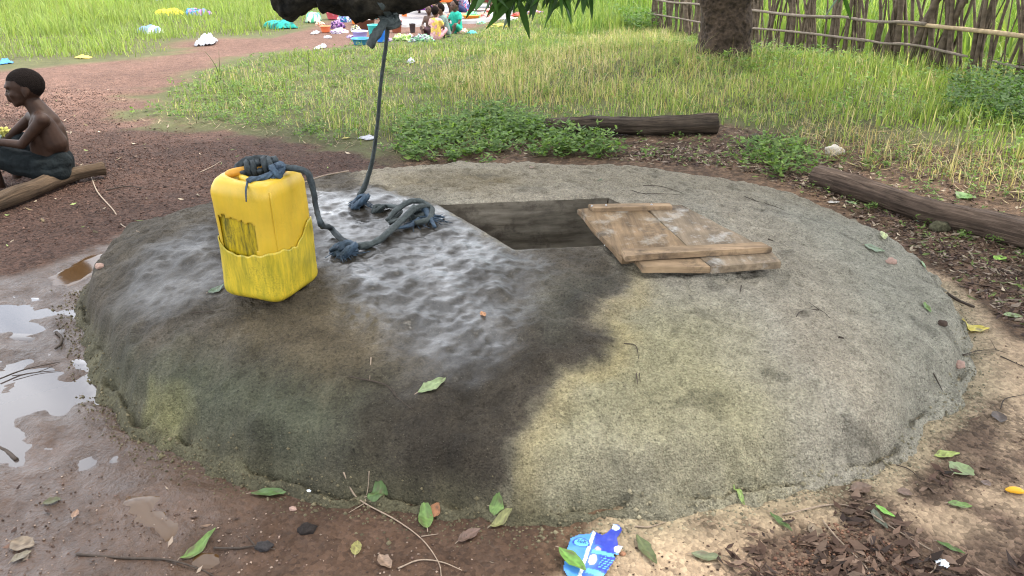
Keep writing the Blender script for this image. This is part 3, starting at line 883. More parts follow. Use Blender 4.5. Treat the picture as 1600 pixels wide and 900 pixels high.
log_obj('log', [gz(on_g(1272, 288), .05), gz(on_g(1340, 312), .055), gz(on_g(1440, 345), .055), gz(on_g(1540, 372), .06), gz(on_g(1700, 415), .065)],
        [.055, .06, .062, .068, .075], M['logm'], 'long grey log lying in leaf litter right of the slab', 5, knobs=((.3, .3, .15, .05),))

# ------------------------------------------------------------------ body builder (one continuous remeshed surface)
def cap_vf(p0, p1, r0, r1, seg=14):
    p0 = np.asarray(p0, float); p1 = np.asarray(p1, float); d = p1 - p0; L = np.linalg.norm(d) + 1e-9; d = d / L
    ref = np.array([0, 0, 1.]) if abs(d[2]) < .9 else np.array([1., 0, 0])
    n = np.cross(d, ref); n /= np.linalg.norm(n); b = np.cross(d, n)
    rings = []
    for k in range(1, 5): a = math.pi / 2 * k / 5; rings.append((p0 - d * r0 * math.cos(a), r0 * math.sin(a)))
    rings.append((p0, r0))
    for k in (.33, .66): rings.append((p0 + (p1 - p0) * k, r0 + (r1 - r0) * k))
    rings.append((p1, r1))
    for k in range(4, 0, -1): a = math.pi / 2 * k / 5; rings.append((p1 + d * r1 * math.cos(a), r1 * math.sin(a)))
    V = [c + (n * math.cos(2 * math.pi * k / seg) + b * math.sin(2 * math.pi * k / seg)) * r for c, r in rings for k in range(seg)]
    V += [p0 - d * r0, p1 + d * r1]; m_ = len(rings)
    F = [(i * seg + k, i * seg + (k + 1) % seg, (i + 1) * seg + (k + 1) % seg, (i + 1) * seg + k) for i in range(m_ - 1) for k in range(seg)]
    F += [(m_ * seg, (k + 1) % seg, k) for k in range(seg)] + [(m_ * seg + 1, (m_ - 1) * seg + k, (m_ - 1) * seg + (k + 1) % seg) for k in range(seg)]
    return V, F
def ell_vf(c, r, rot=None, seg=16, rings=10):
    V = []; R = np.array(rot) if rot is not None else np.eye(3)
    for i in range(1, rings):
        a = math.pi * i / rings
        for k in range(seg):
            b = 2 * math.pi * k / seg
            V.append(R @ np.array([r[0] * math.sin(a) * math.cos(b), r[1] * math.sin(a) * math.sin(b), r[2] * math.cos(a)]) + c)
    F = [(i * seg + k, (i + 1) * seg + k, (i + 1) * seg + (k + 1) % seg, i * seg + (k + 1) % seg) for i in range(rings - 2) for k in range(seg)]
    V += [R @ np.array([0, 0, r[2]]) + c, R @ np.array([0, 0, -r[2]]) + c]
    F += [(len(V) - 2, k, (k + 1) % seg) for k in range(seg)] + [(len(V) - 1, (rings - 2) * seg + (k + 1) % seg, (rings - 2) * seg + k) for k in range(seg)]
    return V, F
def blend_body(name, prims, voxel, mt, smooth=6, loc=(0, 0, 0), fn=None, colfn=None):
    mb = MB()
    for p in prims:
        V, F = cap_vf(*p[1:]) if p[0] == 'c' else ell_vf(*p[1:])
        mb.add(V, F)
    me = mb.mesh(name + '_tmp', None, loc=loc)
    o = bpy.data.objects.new('tmp', me); COL.objects.link(o)
    m1 = o.modifiers.new('r', 'REMESH'); m1.mode = 'VOXEL'; m1.voxel_size = voxel; m1.use_smooth_shade = True
    m2 = o.modifiers.new('s', 'SMOOTH'); m2.iterations = smooth; m2.factor = .5
    dg = bpy.context.evaluated_depsgraph_get()
    out = bpy.data.meshes.new_from_object(o.evaluated_get(dg)); out.name = name
    bpy.data.objects.remove(o); bpy.data.meshes.remove(me)
    out.materials.clear(); out.materials.append(mt)
    n = len(out.vertices); co = np.empty(n * 3, np.float32); out.vertices.foreach_get('co', co); co = co.reshape(-1, 3)
    if fn is not None:
        co = fn(co + np.array(loc, np.float32)) - np.array(loc, np.float32); out.vertices.foreach_set('co', co.astype(np.float32).ravel())
    if colfn is not None:
        c = colfn(co + np.array(loc, np.float32)); at = out.attributes.new('col', 'FLOAT_COLOR', 'POINT')
        at.data.foreach_set('color', np.c_[c, np.ones(n)].astype(np.float32).ravel())
    out.polygons.foreach_set('use_smooth', np.ones(len(out.polygons), bool)); out.update()
    return out
def rotm(yaw, pitch=0, roll=0):
    return np.array(Matrix.Rotation(yaw, 3, 'Z') @ Matrix.Rotation(pitch, 3, 'Y') @ Matrix.Rotation(roll, 3, 'X'))

# log under the boy
seatg = on_g(100, 288)
BY = float(seatg[1])
log_obj('log', [gz(P(-90, 372), .035), gz(P(-10, 335), .045), gz(P(50, 310), .05), gz(P(110, 288), .055), gz(P(165, 277), .055)],
        [.035, .044, .047, .05, .045], M['logl'], 'pale brown log the boy is sitting on', 9, rough=.25, flat=.9)

def build_boy():
    y0 = BY + .02; yn, yf = y0 - .10, y0 + .12          # near and far side of the body (left side nearer)
    root_p = gz(P(92, 290), 0.05)
    root = thing('person', 'shirtless boy in dark shorts sitting on a log with knees drawn up, looking left', 'boy', tuple(root_p))
    L = tuple(root_p)
    Q = QY
    pel = Q(88, 262, y0); pel2 = Q(80, 252, y0)
    chest = Q(74, 208, y0 + .01); waist = Q(86, 240, y0)
    neckb = Q(62, 178, y0); neckt = Q(48, 158, y0)
    head = Q(39, 143, y0)
    sN = Q(66, 187, yn + .0); sF = Q(50, 182, yf)
    eN = Q(34, 226, yn - .03); eF = Q(8, 220, yf)
    wN = Q(-28, 219, yn + .0); wF = Q(-32, 214, yf - .04)
    hN = Q(84, 266, yn + .03); hF = Q(78, 262, yf - .03)
    kN = Q(-22, 240, yn + .0); kF = Q(25, 213, yf + .02)
    aN = Q(4, 300, yn + .02); aF = Q(27, 282, yf + .0)
    kNlow = kN
    prim = [('c', pel, waist, .086, .080), ('c', waist, Q(80, 220, y0), .078, .090), ('c', Q(80, 220, y0), Q(76, 204, y0), .090, .088), ('c', Q(76, 204, y0), Q(68, 190, y0), .088, .058),
            ('c', Q(66, 240, y0 - .02), Q(64, 214, y0 - .03), .058, .066), ('c', Q(64, 214, y0 - .03), Q(60, 196, y0 - .03), .066, .05), ('c', Q(86, 222, y0 - .035), Q(72, 194, y0 - .05), .066, .048), ('c', Q(78, 220, y0 + .035), Q(64, 194, y0 + .045), .066, .046),
            ('c', sN, sF, .040, .036), ('c', Q(68, 190, y0), neckb, .06, .048), ('c', neckb, neckt, .046, .042),
            ('c', sN, eN, .036, .025), ('c', eN, wN, .026, .018), ('c', sF, eF, .031, .023), ('c', eF, wF, .023, .017),
            ('c', hN, kN, .066, .045), ('c', hF, kF, .062, .042), ('c', kN, aN, .042, .027), ('c', kF, aF, .040, .026),
            # feet
            ('c', aN, aN + np.array([-.02, .0, -.035]), .026, .026), ('c', aN + np.array([-.01, 0, -.035]), aN + np.array([-.13, -.02, -.045]), .024, .017),
            ('c', aF, aF + np.array([-.01, .0, -.03]), .025, .025), ('c', aF + np.array([0, 0, -.03]), aF + np.array([-.12, -.03, -.045]), .023, .016)]
    yaw = math.radians(180 + 24)     # looks left and a little to the camera
    f = np.array([math.cos(yaw), math.sin(yaw), 0]); side = np.array([-math.sin(yaw), math.cos(yaw), 0]); up = np.array([0, 0, 1.])
    R = rotm(yaw)
    hc = head + up * .012
    def H(a, b, c): return hc + f * a + side * b + up * c
    prim += [('c', Q(54, 163, y0), Q(76, 190, y0), .046, .062), ('e', H(-.012, 0, .028), (.097, .077, .088), R), ('e', H(.026, 0, -.018), (.062, .064, .070), R),
             ('e', H(.050, 0, -.062), (.028, .03, .024), R),           # chin
             ('c', H(.03, .035, -.055), H(.055, .012, -.076), .022, .018), ('c', H(.03, -.035, -.055), H(.055, -.012, -.076), .022, .018),
             ('c', H(-.02, 0, -.03), neckt, .045, .037),
             ('c', H(.078, 0, .010), H(.088, 0, -.018), .008, .012), ('e', H(.088, .012, -.024), (.012, .010, .009), R), ('e', H(.088, -.012, -.024), (.012, .010, .009), R),
             ('e', H(.082, 0, -.044), (.016, .024, .0085), R), ('e', H(.080, 0, -.056), (.016, .021, .009), R),   # lips
             ('c', H(.074, .038, .026), H(.082, .010, .024), .012, .013), ('c', H(.074, -.038, .026), H(.082, -.010, .024), .012, .013),   # brow
             ('e', H(.058, .040, -.018), (.02, .02, .02), R), ('e', H(.058, -.040, -.018), (.02, .02, .02), R)]
    for sgn in (1, -1):   # ears
        prim += [('e', H(-.012, sgn * .074, -.004), (.017, .009, .028), R), ('e', H(-.006, sgn * .073, -.028), (.010, .008, .012), R)]
    # hands clasped in front of the shins
    for wr, sg in ((wN, 1), (wF, -1)):
        dirv = np.array([-1, .25 * sg, -.15]); dirv /= np.linalg.norm(dirv)
        pm = wr + dirv * .045
        prim += [('c', wr, pm, .019, .024), ('c', wr + np.array([0, .012 * sg, 0]), pm + np.array([0, .014 * sg, .01]), .014, .018)]
        for k in range(4):
            b0 = pm + np.array([-.012, 0, .022 - .015 * k]); m1 = b0 + dirv * (.030 - .003 * abs(k - 1.5)); m2 = m1 + np.array([-.012, .022 * sg, -.006])
            prim += [('c', b0, m1, .0085, .0078, 8), ('c', m1, m2, .0078, .0062, 8)]
        prim += [('c', wr + dirv * .02 + np.array([0, 0, .015]), wr + dirv * .055 + np.array([0, 0, .04]), .010, .008, 8)]
    me = blend_body('body', prim, .0062, M['skin'], 5, L)
    link('body', me, root)
    # spine and shoulder blade relief come from the bump; hair cap
    def hairfn(co): return co
    hair = [('e', H(-.013, 0, .029), (.0978, .0778, .0878), R)]
    hm = blend_body('hair', hair, .006, M['hair'], 2, L)
    # trim hairline: drop faces low at the front and round the ears
    bm = bmesh.new(); bm.from_mesh(hm)
    dl = []
    for v in bm.verts:
        p = np.array(v.co) + np.array(L) - hc; a = p @ f; b = p @ side; c = p @ up
        lim = .055 if a > .035 else (.055 - (.035 - a) * .9 if a > -.02 else .005 - (-.02 - a) * .95)
        if c < lim and a > .035: dl.append(v)
        elif c < lim: dl.append(v)
    bmesh.ops.delete(bm, geom=dl, context='VERTS'); bm.to_mesh(hm); bm.free()
    link('hair', hm, root)
    # eyes
    for sgn in (1, -1):
        em = MB(); V, F = ell_vf(H(.0715, sgn * .030, .004), (.011, .012, .0075), R, 12, 8); em.add(V, F)
        e = link('eye', em.mesh('eye', M['eye'], loc=L), root)
        pm = MB(); V, F = ell_vf(H(.0815, sgn * .031, .003), (.0042, .0062, .0066), R, 10, 6); pm.add(V, F)
        link('pupil', pm.mesh('pupil', M['pupil'], loc=L), e)
        lm = MB(); V, F = tube_vf(pathsm([H(.074, sgn * .018, .008), H(.083, sgn * .030, .0135), H(.072, sgn * .043, .009)], 5), .0032, 6); lm.add(V, F)
        link('eyelid', lm.mesh('eyelid', M['skin'], loc=L), e)
    # shorts
    d = Q(90, 266, y0)
    sp = [('c', d, Q(92, 250, y0), .095, .083), ('c', hN + np.array([.01, 0, -.005]), hN + (kN - hN) * .86, .082, .070), ('c', hF, hF + (kF - hF) * .82, .074, .062),
          ('c', hN, hF, .085, .08), ('c', hN + np.array([0, 0, -.012]), hN + (kN - hN) * .6 + np.array([0, 0, -.03]), .06, .055),
          ('c', Q(95, 252, yn + .05), Q(92, 252, yf - .04), .06, .058)]
    def crease(co):
        out = co.copy()
        for i in range(len(co)):
            p = co[i]
            n_ = mn.noise(Vector((p[0] * 16, p[1] * 12, p[2] * 28))) * .010 + mn.noise(Vector((p[0] * 40, p[1] * 30, p[2] * 60))) * .004
            out[i] = p + np.array([n_ * .3, -n_, n_ * .6])
        return out
    link('shorts', blend_body('shorts', sp, .009, M['shorts'], 5, L, crease), root)
    V, F = tube_vf(pathsm([Q(76, 244, yn - .0), Q(92, 249, yn - .01), Q(106, 251, y0 + .0), Q(104, 249, yf - .02)], 6), .006, 8); wb = MB().add(V, F)
    # rag held on the far knee
    cm = MB()
    g = 14
    for s0, c, a in (((8, 203), (.45, .42, .12), 0), ((-3, 212), (.42, .50, .40), 1)):
        pc = Q(s0[0] + 6, s0[1] + 10, yf + .02)
        V = [pc + np.array([(i / g - .5) * .055, .02 * math.sin(i * 1.3 + j) - .02, (j / g - .5) * .10 + .012 * math.sin(i * .9)]) for j in range(g + 1) for i in range(g + 1)]
        F = [(j * (g + 1) + i, j * (g + 1) + i + 1, (j + 1) * (g + 1) + i + 1, (j + 1) * (g + 1) + i) for j in range(g) for i in range(g)]
        cm.add(V, F, c)
    b = pc
    rag = link('rag', cm.mesh('rag', M['cloth'], col=True, loc=tuple(pc)), None, tuple(pc))
    so = rag.modifiers.new('s', 'SOLIDIFY'); so.thickness = .004
    tag(rag, 'small yellow and pale green rag held over the boy\'s far knee', 'rag')
build_boy()

# ------------------------------------------------------------------ jerrycan
CAN_PX = (421, 432)
def build_can():
    base = P(427, 443, .30)
    cx, cy = float(base[0]), float(base[1])
    cz = float(surf(cx, cy)[0]) - .004
    root = thing('jerrycan', 'cut yellow plastic jerrycan with green streaks and a rope tied to its handle', 'jerrycan', (cx, cy, cz), rz=math.radians(-21))
    # local axes: +x face to the right of the near corner, -y ... near corner is the (+x,-y) edge seen between both faces
    W, D, H = .222, .228, .396
    nph = 120
    def sec(phi, hw, hd, n=6.5):
        c, s = math.cos(phi), math.sin(phi)
        r = (abs(c / hw) ** n + abs(s / hd) ** n) ** (-1 / n)
        return r * c, r * s
    def prof(z):   # scale of the section with height
        t = z / H
        b = 1 - .17 * (1 - min(t / .07, 1)) ** 2.2
        if t > .87: b *= math.sqrt(max(0, 1 - ((t - .87) / .155) ** 2 * .42))
        return b
    def wall(name, z0f, z1f, off, mt, nz=40, skip=None, thick=.003, dents=.003, parent=root):
        V, F, = [], []
        for j in range(nz + 1):
            for k in range(nph):
                ph = 2 * math.pi * k / nph
                z0, z1 = z0f(ph), z1f(ph)
                z = z0 + (z1 - z0) * j / nz
                s = prof(max(z, 0)); x, y = sec(ph, W / 2 * s + off, D / 2 * s + off)
                n = mn.noise(Vector((x * 9, y * 9, z * 7 + off * 99))) * dents + mn.noise(Vector((x * 25, y * 25, z * 20))) * dents * .3
                r = math.hypot(x, y)
                V.append((x + x / r * n, y + y / r * n, z))
        for j in range(nz):
            for k in range(nph):
                ph = 2 * math.pi * (k + .5) / nph; z = z0f(ph) + (z1f(ph) - z0f(ph)) * (j + .5) / nz
                if skip and skip(ph, z): continue
                F.append((j * nph + k, j * nph + (k + 1) % nph, (j + 1) * nph + (k + 1) % nph, (j + 1) * nph + k))
        return V, F
    def deg(ph): return math.degrees(ph) % 360
    # faces: near-left face is -y (270 deg), near-right face is +x (0 deg), near corner 315
    # inner body
    V, F = wall('b', lambda p: .004, lambda p: H * .93, -.0055, None, 30)
    nb = len(V); V.append((0, 0, .0)); F += [(nb, (k + 1) % nph, k) for k in range(nph)]
    mb = MB().add(V, F); link('inner_body', mb.mesh('inner_body', M['can_in']), root)
    # lower sleeve: lip height per direction
    def lip(p):
        a = deg(p)
        keys = [(0, .165), (18, .195), (34, .235), (46, .225), (75, .19), (180, .19), (222, .205), (232, .188), (245, .163), (270, .158), (300, .170), (318, .182), (328, .178), (336, .172), (344, .168), (352, .166), (360, .165)]
        return float(np.interp(a, [k[0] for k in keys], [k[1] for k in keys])) + .003 * math.sin(a * .31)
    V, F = wall('s', lambda p: .0, lip, .0035, None, 24, dents=.004)
    n0 = len(V)
    mb = MB().add(V, F)
    mb.add([(0, 0, -.001)] + V[:nph], [(0, (k + 1) % nph + 1, k + 1) for k in range(nph)])
    sl = link('lower_sleeve', mb.mesh('lower_sleeve', M['can_dirty']), root)
    m_ = sl.modifiers.new('t', 'SOLIDIFY'); m_.thickness = .003; m_.offset = 1
    # upper shell with the window cut in the near-left face
    def skip(ph, z):
        a = deg(ph)
        jag = .004 * math.sin(a * 1.7) + .003 * math.sin(a * .6)
        if 233 < a < 291 + (z * 25): return z < .285 + jag - (a - 233) * .0003
        if 165 < a < 225: return z < .24
        return False
    V, F = wall('u', lambda p: .13 if not 330 < deg(p) < 355 else .09, lambda p: H * .985, 0, None, 46, skip)
    nz = 46; top = nz * nph
    # shoulder ring inward, rim and recess
    rings = [(.90, H * 1.0), (.80, H * 1.004), (.74, H * .995), (.68, H * .962), (.60, H * .945), (.3, H * .94)]
    prev = top; st = prof(H * .985)
    for sc_, z in rings:
        cur = len(V)
        for k in range(nph):
            ph = 2 * math.pi * k / nph; x, y = sec(ph, W / 2 * st * sc_ , D / 2 * st * sc_, 5)
            V.append((x, y, z + mn.noise(Vector((x * 14, y * 14, z))) * .006))
        F += [(prev + k, prev + (k + 1) % nph, cur + (k + 1) % nph, cur + k) for k in range(nph)]
        prev = cur
    V.append((0, 0, H * .94)); F += [(prev + k, prev + (k + 1) % nph, len(V) - 1) for k in range(nph)]
    up = link('upper_shell', MB().add(V, F).mesh('upper_shell', M['can']), root)
    m_ = up.modifiers.new('t', 'SOLIDIFY'); m_.thickness = .0025; m_.offset = 0
    # vertical seam ridge down the near corner
    pts = []
    for j in range(24):
        z = .015 + (H * .93 - .015) * j / 23; s = prof(z); x, y = sec(math.radians(322), W / 2 * s + .002, D / 2 * s + .002); pts.append((x, y, z))
    V, F = tube_vf(pts, .0035, 8); link('seam', MB().add(V, F).mesh('seam', M['can']), root)
    # handle: arched bar over the recess
    pts = pathsm([(-.075, -.055, H * .965), (-.06, -.045, H * 1.012), (0, 0, H * 1.03), (.045, .03, H * 1.02), (.075, .05, H * .97)], 6)
    V, F = tube_vf(pts, .0135, 12); link('handle', MB().add(V, F).mesh('handle', M['handle']), root)
    pts = pathsm([(-.07, .02, H * .955), (-.02, -.045, H * .985), (.05, -.06, H * .965)], 6)
    V, F = tube_vf(pts, .011, 12); link('rib', MB().add(V, F).mesh('rib', M['can']), root)
    link('spout_cap', MB().add(*ell_vf(np.array([.045, .07, H * .985]), (.022, .022, .016))).mesh('spout_cap', M['can']), root)
    return root, H, cz
CAN, CANH, CANZ = build_can()

# ------------------------------------------------------------------ rope
def rag(pts, r, mt=None, sm=7, flat=.75, lobes=5, seg=20, rough=.2, seed=0):
    return tube_vf(pathsm(pts, sm), r, seg, flat, 34, lobes, .17, True, rough, seed, 30)
def build_rope():
    kp = on(563, 316)
    yk = float(kp[1])
    root = thing('rope', 'grey blue knotted rag rope running from the branch over the wet slab to the jerrycan', 'rope', tuple(kp))
    L = tuple(kp)
    def part(nm, vfs, m_):
        mb = MB()
        for V, F in vfs: mb.add(V, F)
        return link(nm, mb.mesh(nm, m_, loc=L), root)
    # hanging strand
    top = QY(607, 24, yk - .22)
    part('hanging_strand', [rag([top, QY(603, 70, yk - .2), QY(595, 130, yk - .16), QY(590, 190, yk - .1), QY(583, 245, yk - .04), QY(572, 285, yk), kp + np.array([0, 0, .03])],
                                [.011, .0095, .009, .0095, .011, .015, .019], flat=.7)], M['rope'])
    part('strap', [rag([QY(592, -8, yk - .24), QY(598, 8, yk - .27), top], [.014, .013, .014], flat=.5), rag([QY(618, -8, yk - .1), QY(615, 10, yk - .16), top], [.012, .012, .013], flat=.5)], M['rope'])
    # knot under the limb and its loose end
    kn = []
    for i in range(3):
        c = top + np.array([.004 * i, -.006 * i, -.01 * i]); a0 = i * 1.1
        kn.append(rag([c + np.array([math.cos(a0 + a) * .026, math.sin(a0 + a) * .024, math.sin(a * 1.0 + i) * .014]) for a in np.linspace(0, 5.6, 9)], .011, sm=4, flat=.8, seed=i))
    part('knot', kn, M['rope'])
    part('loose_end', [rag([top, QY(596, 40, yk - .27), QY(587, 56, yk - .3), QY(577, 72, yk - .3)], [.012, .017, .019, .017], flat=.45)], M['rope'])
    rnd = random.Random(4)
    def tangle(c, rad, n, r, seed, squash=.55):
        out = []; rd = random.Random(seed)
        for i in range(n):
            a0 = rd.uniform(0, 6.28); tilt = rd.uniform(-.7, .7); rr = rad * rd.uniform(.55, 1); pts = []
            for k in range(9):
                a = a0 + k * .68
                pts.append(c + np.array([math.cos(a) * rr, math.sin(a) * rr * .8, rad * squash * .75 + math.sin(a * 1.3 + tilt) * rr * squash]))
            out.append(rag(pts, [r * .8, r, r * 1.1, r, r * .6], sm=4, flat=.7, seed=seed + i))
        return out
    def fray(c, n, l, seed, z=.006, dirx=0):
        out = []; rd = random.Random(seed)
        for i in range(n):
            a = rd.uniform(0, 6.28) if not dirx else dirx + rd.uniform(-.5, .5); ll = l * rd.uniform(.4, 1)
            p1 = c + np.array([math.cos(a) * ll * .5, math.sin(a) * ll * .5, rd.uniform(.005, .02)]); p2 = c + np.array([math.cos(a + .3) * ll, math.sin(a + .3) * ll, z])
            p2[2] = float(surf(p2[0], p2[1])[0]) + .004
            out.append(tube_vf(pathsm([c + np.array([0, 0, .02]), p1, p2], 4), [.003, .002, .001], 5))
        return out
    kA = on(563, 322); part('knot', tangle(kA, .036, 5, .013, 11, .7) + fray(kA, 26, .07, 2), M['ropeb'])
    kA2 = on(592, 330); part('knot', tangle(kA2, .026, 3, .011, 12) + fray(kA2, 6, .05, 3), M['rope'])
    def g(px, py, h=.014):
        p = on(px, py); return p + np.array([0, 0, h])
    part('slack_strand', [rag([g(585, 330), g(600, 327), g(617, 328), g(626, 336), g(616, 346), g(610, 352)], [.013, .011, .011, .010, .012], seed=3)], M['rope'])
    kB = on(640, 345)
    part('knot', tangle(kB + np.array([.03, .03, 0]), .042, 5, .010, 21, .4) + fray(kB, 12, .1, 28) + [rag([g(606, 352, .02), g(620, 343, .04), g(645, 332, .05), g(668, 330, .03), g(672, 344, .02)], [.010, .013, .014, .012, .010], seed=5),
                  rag([g(608, 354), g(630, 352, .03), g(655, 338, .04), g(675, 336, .03), g(670, 350, .02), g(648, 356, .02)], [.010, .012, .013, .012, .009], seed=6)], M['rope'])
    part('frayed_end', [rag([g(664, 336, .03), g(672, 348, .02), g(680, 358, .008)], [.014, .010, .006], seed=7), rag([g(668, 342, .02), g(682, 341, .01), g(694, 342, .006)], [.010, .007, .004], seed=8),
                        rag([g(655, 350, .02), g(640, 358, .015), g(615, 361, .01)], [.012, .010, .006], seed=9)] + fray(on(672, 346), 22, .10, 8) + fray(on(655, 350), 14, .09, 18), M['ropeb'])
    part('straight_strand', [rag([g(650, 340, .045), g(625, 358, .03), g(605, 372, .018), g(583, 386, .015), g(560, 392, .018)], [.014, .014, .014, .014, .015], flat=.8, seed=10)], M['rope'])
    kC = on(543, 398)
    part('knot', tangle(kC, .040, 5, .014, 31, .6) + tangle(on(530, 394), .028, 3, .011, 32) + fray(kC, 30, .085, 9), M['ropeb'])
    # run from that knot up to the handle
    R = CAN.matrix_basis if CAN.matrix_basis else Matrix()
    Mw = Matrix.Translation(CAN.location) @ Matrix.Rotation(CAN.rotation_euler.z, 4, 'Z')
    def cw(x, y, z): return np.array(Mw @ Vector((x, y, z)))
    H = CANH
    hand = cw(.03, .02, H * 1.04)
    edge = QY(487, 282, hand[1] - .04)
    part('can_strand', [rag([hand, QY(474, 266, hand[1] - .03), QY(488, 292, hand[1] - .04), QY(494, 325, hand[1] - .05), QY(503, 352, hand[1] - .09), g(516, 370, .04), g(534, 384, .028), g(548, 392, .02)],
                            [.012, .011, .009, .009, .010, .011, .013], flat=.8, seed=12)], M['roped'])
    kn = []
    def wraps(c, ax, n, r0, r, seed):
        out = []; rd = random.Random(seed); ax = np.array(ax, float); ax /= np.linalg.norm(ax)
        u = np.cross(ax, [0, 0, 1.]); u /= np.linalg.norm(u); v = np.cross(ax, u)
        pts = []
        for k in range(n * 8):
            a = k / 8 * 6.283; s = (k / (n * 8) - .5) * n * r * 1.7
            pts.append(np.array(c) + ax * s + u * math.cos(a) * r0 * rd.uniform(.9, 1.15) + v * math.sin(a) * r0)
        return rag(pts, r, sm=3, seed=seed, flat=.9)
    hx = cw(.06, .04, 0) - cw(-.06, -.045, 0)
    kn.append(wraps(cw(-.012, -.008, H * 1.035), hx, 3, .021, .0095, 1))
    kn.append(wraps(cw(.032, .02, H * 1.045), hx, 3, .023, .010, 2))
    kn.append(rag([cw(-.045, -.03, H * 1.0), cw(-.05, -.02, H * 1.05), cw(-.02, .0, H * 1.09), cw(.02, .03, H * 1.09), cw(.05, .04, H * 1.06)], [.011, .013, .014, .013, .011], seed=3))
    part('knot', kn, M['roped'])
    kn = [wraps(cw(.075, -.0, H * 1.02), (1, .4, .3), 2, .019, .011, 5), rag([cw(.05, .03, H * 1.07), cw(.08, .02, H * 1.06), cw(.09, -.01, H * 1.03), cw(.07, -.02, H * 1.0)], [.013, .014, .013, .01], seed=4),
          rag([cw(.075, -.01, H * 1.03), cw(.06, -.04, H * 1.01), cw(.045, -.07, H * 1.01), cw(.035, -.088, H * 1.0)], [.012, .012, .012, .013], seed=6),
          tube_vf(pathsm([cw(.035, -.09, H), cw(.05, -.12, H * .96), cw(.055, -.132, H * .88)], 5), [.004, .003, .002], 6)]
    part('knot', kn, M['ropeb'])
    return top
ROPETOP = build_rope()

# ------------------------------------------------------------------ mango tree: trunk, limbs, crown
def leaf_quads(C, D, Nn, L, W, col, rnd):
    """C centres (n,3), D direction, Nn side vector; returns V,F,col of two-quad pointed leaves"""
    n = len(C)
    L = np.asarray(L)[:, None]; W = np.asarray(W)[:, None]
    up = np.cross(D, Nn)
    a = C - D * L * .5; b = C + D * L * .5 - up * L * .12
    m1 = C + Nn * W * .5 + up * W * .12 - D * L * .05; m2 = C - Nn * W * .5 + up * W * .12 - D * L * .05
    mid = C
    V = np.stack([a, m1, mid, m2, b], 1).reshape(-1, 3)
    i = np.arange(n)[:, None] * 5
    F = np.concatenate([i + np.array([[0, 1, 2]]), i + np.array([[0, 2, 3]]), i + np.array([[1, 4, 2]]), i + np.array([[2, 4, 3]])], 0)
    return V, F, np.repeat(col, 5, axis=0)
def unit(v): return v / (np.linalg.norm(v, axis=1)[:, None] + 1e-9)
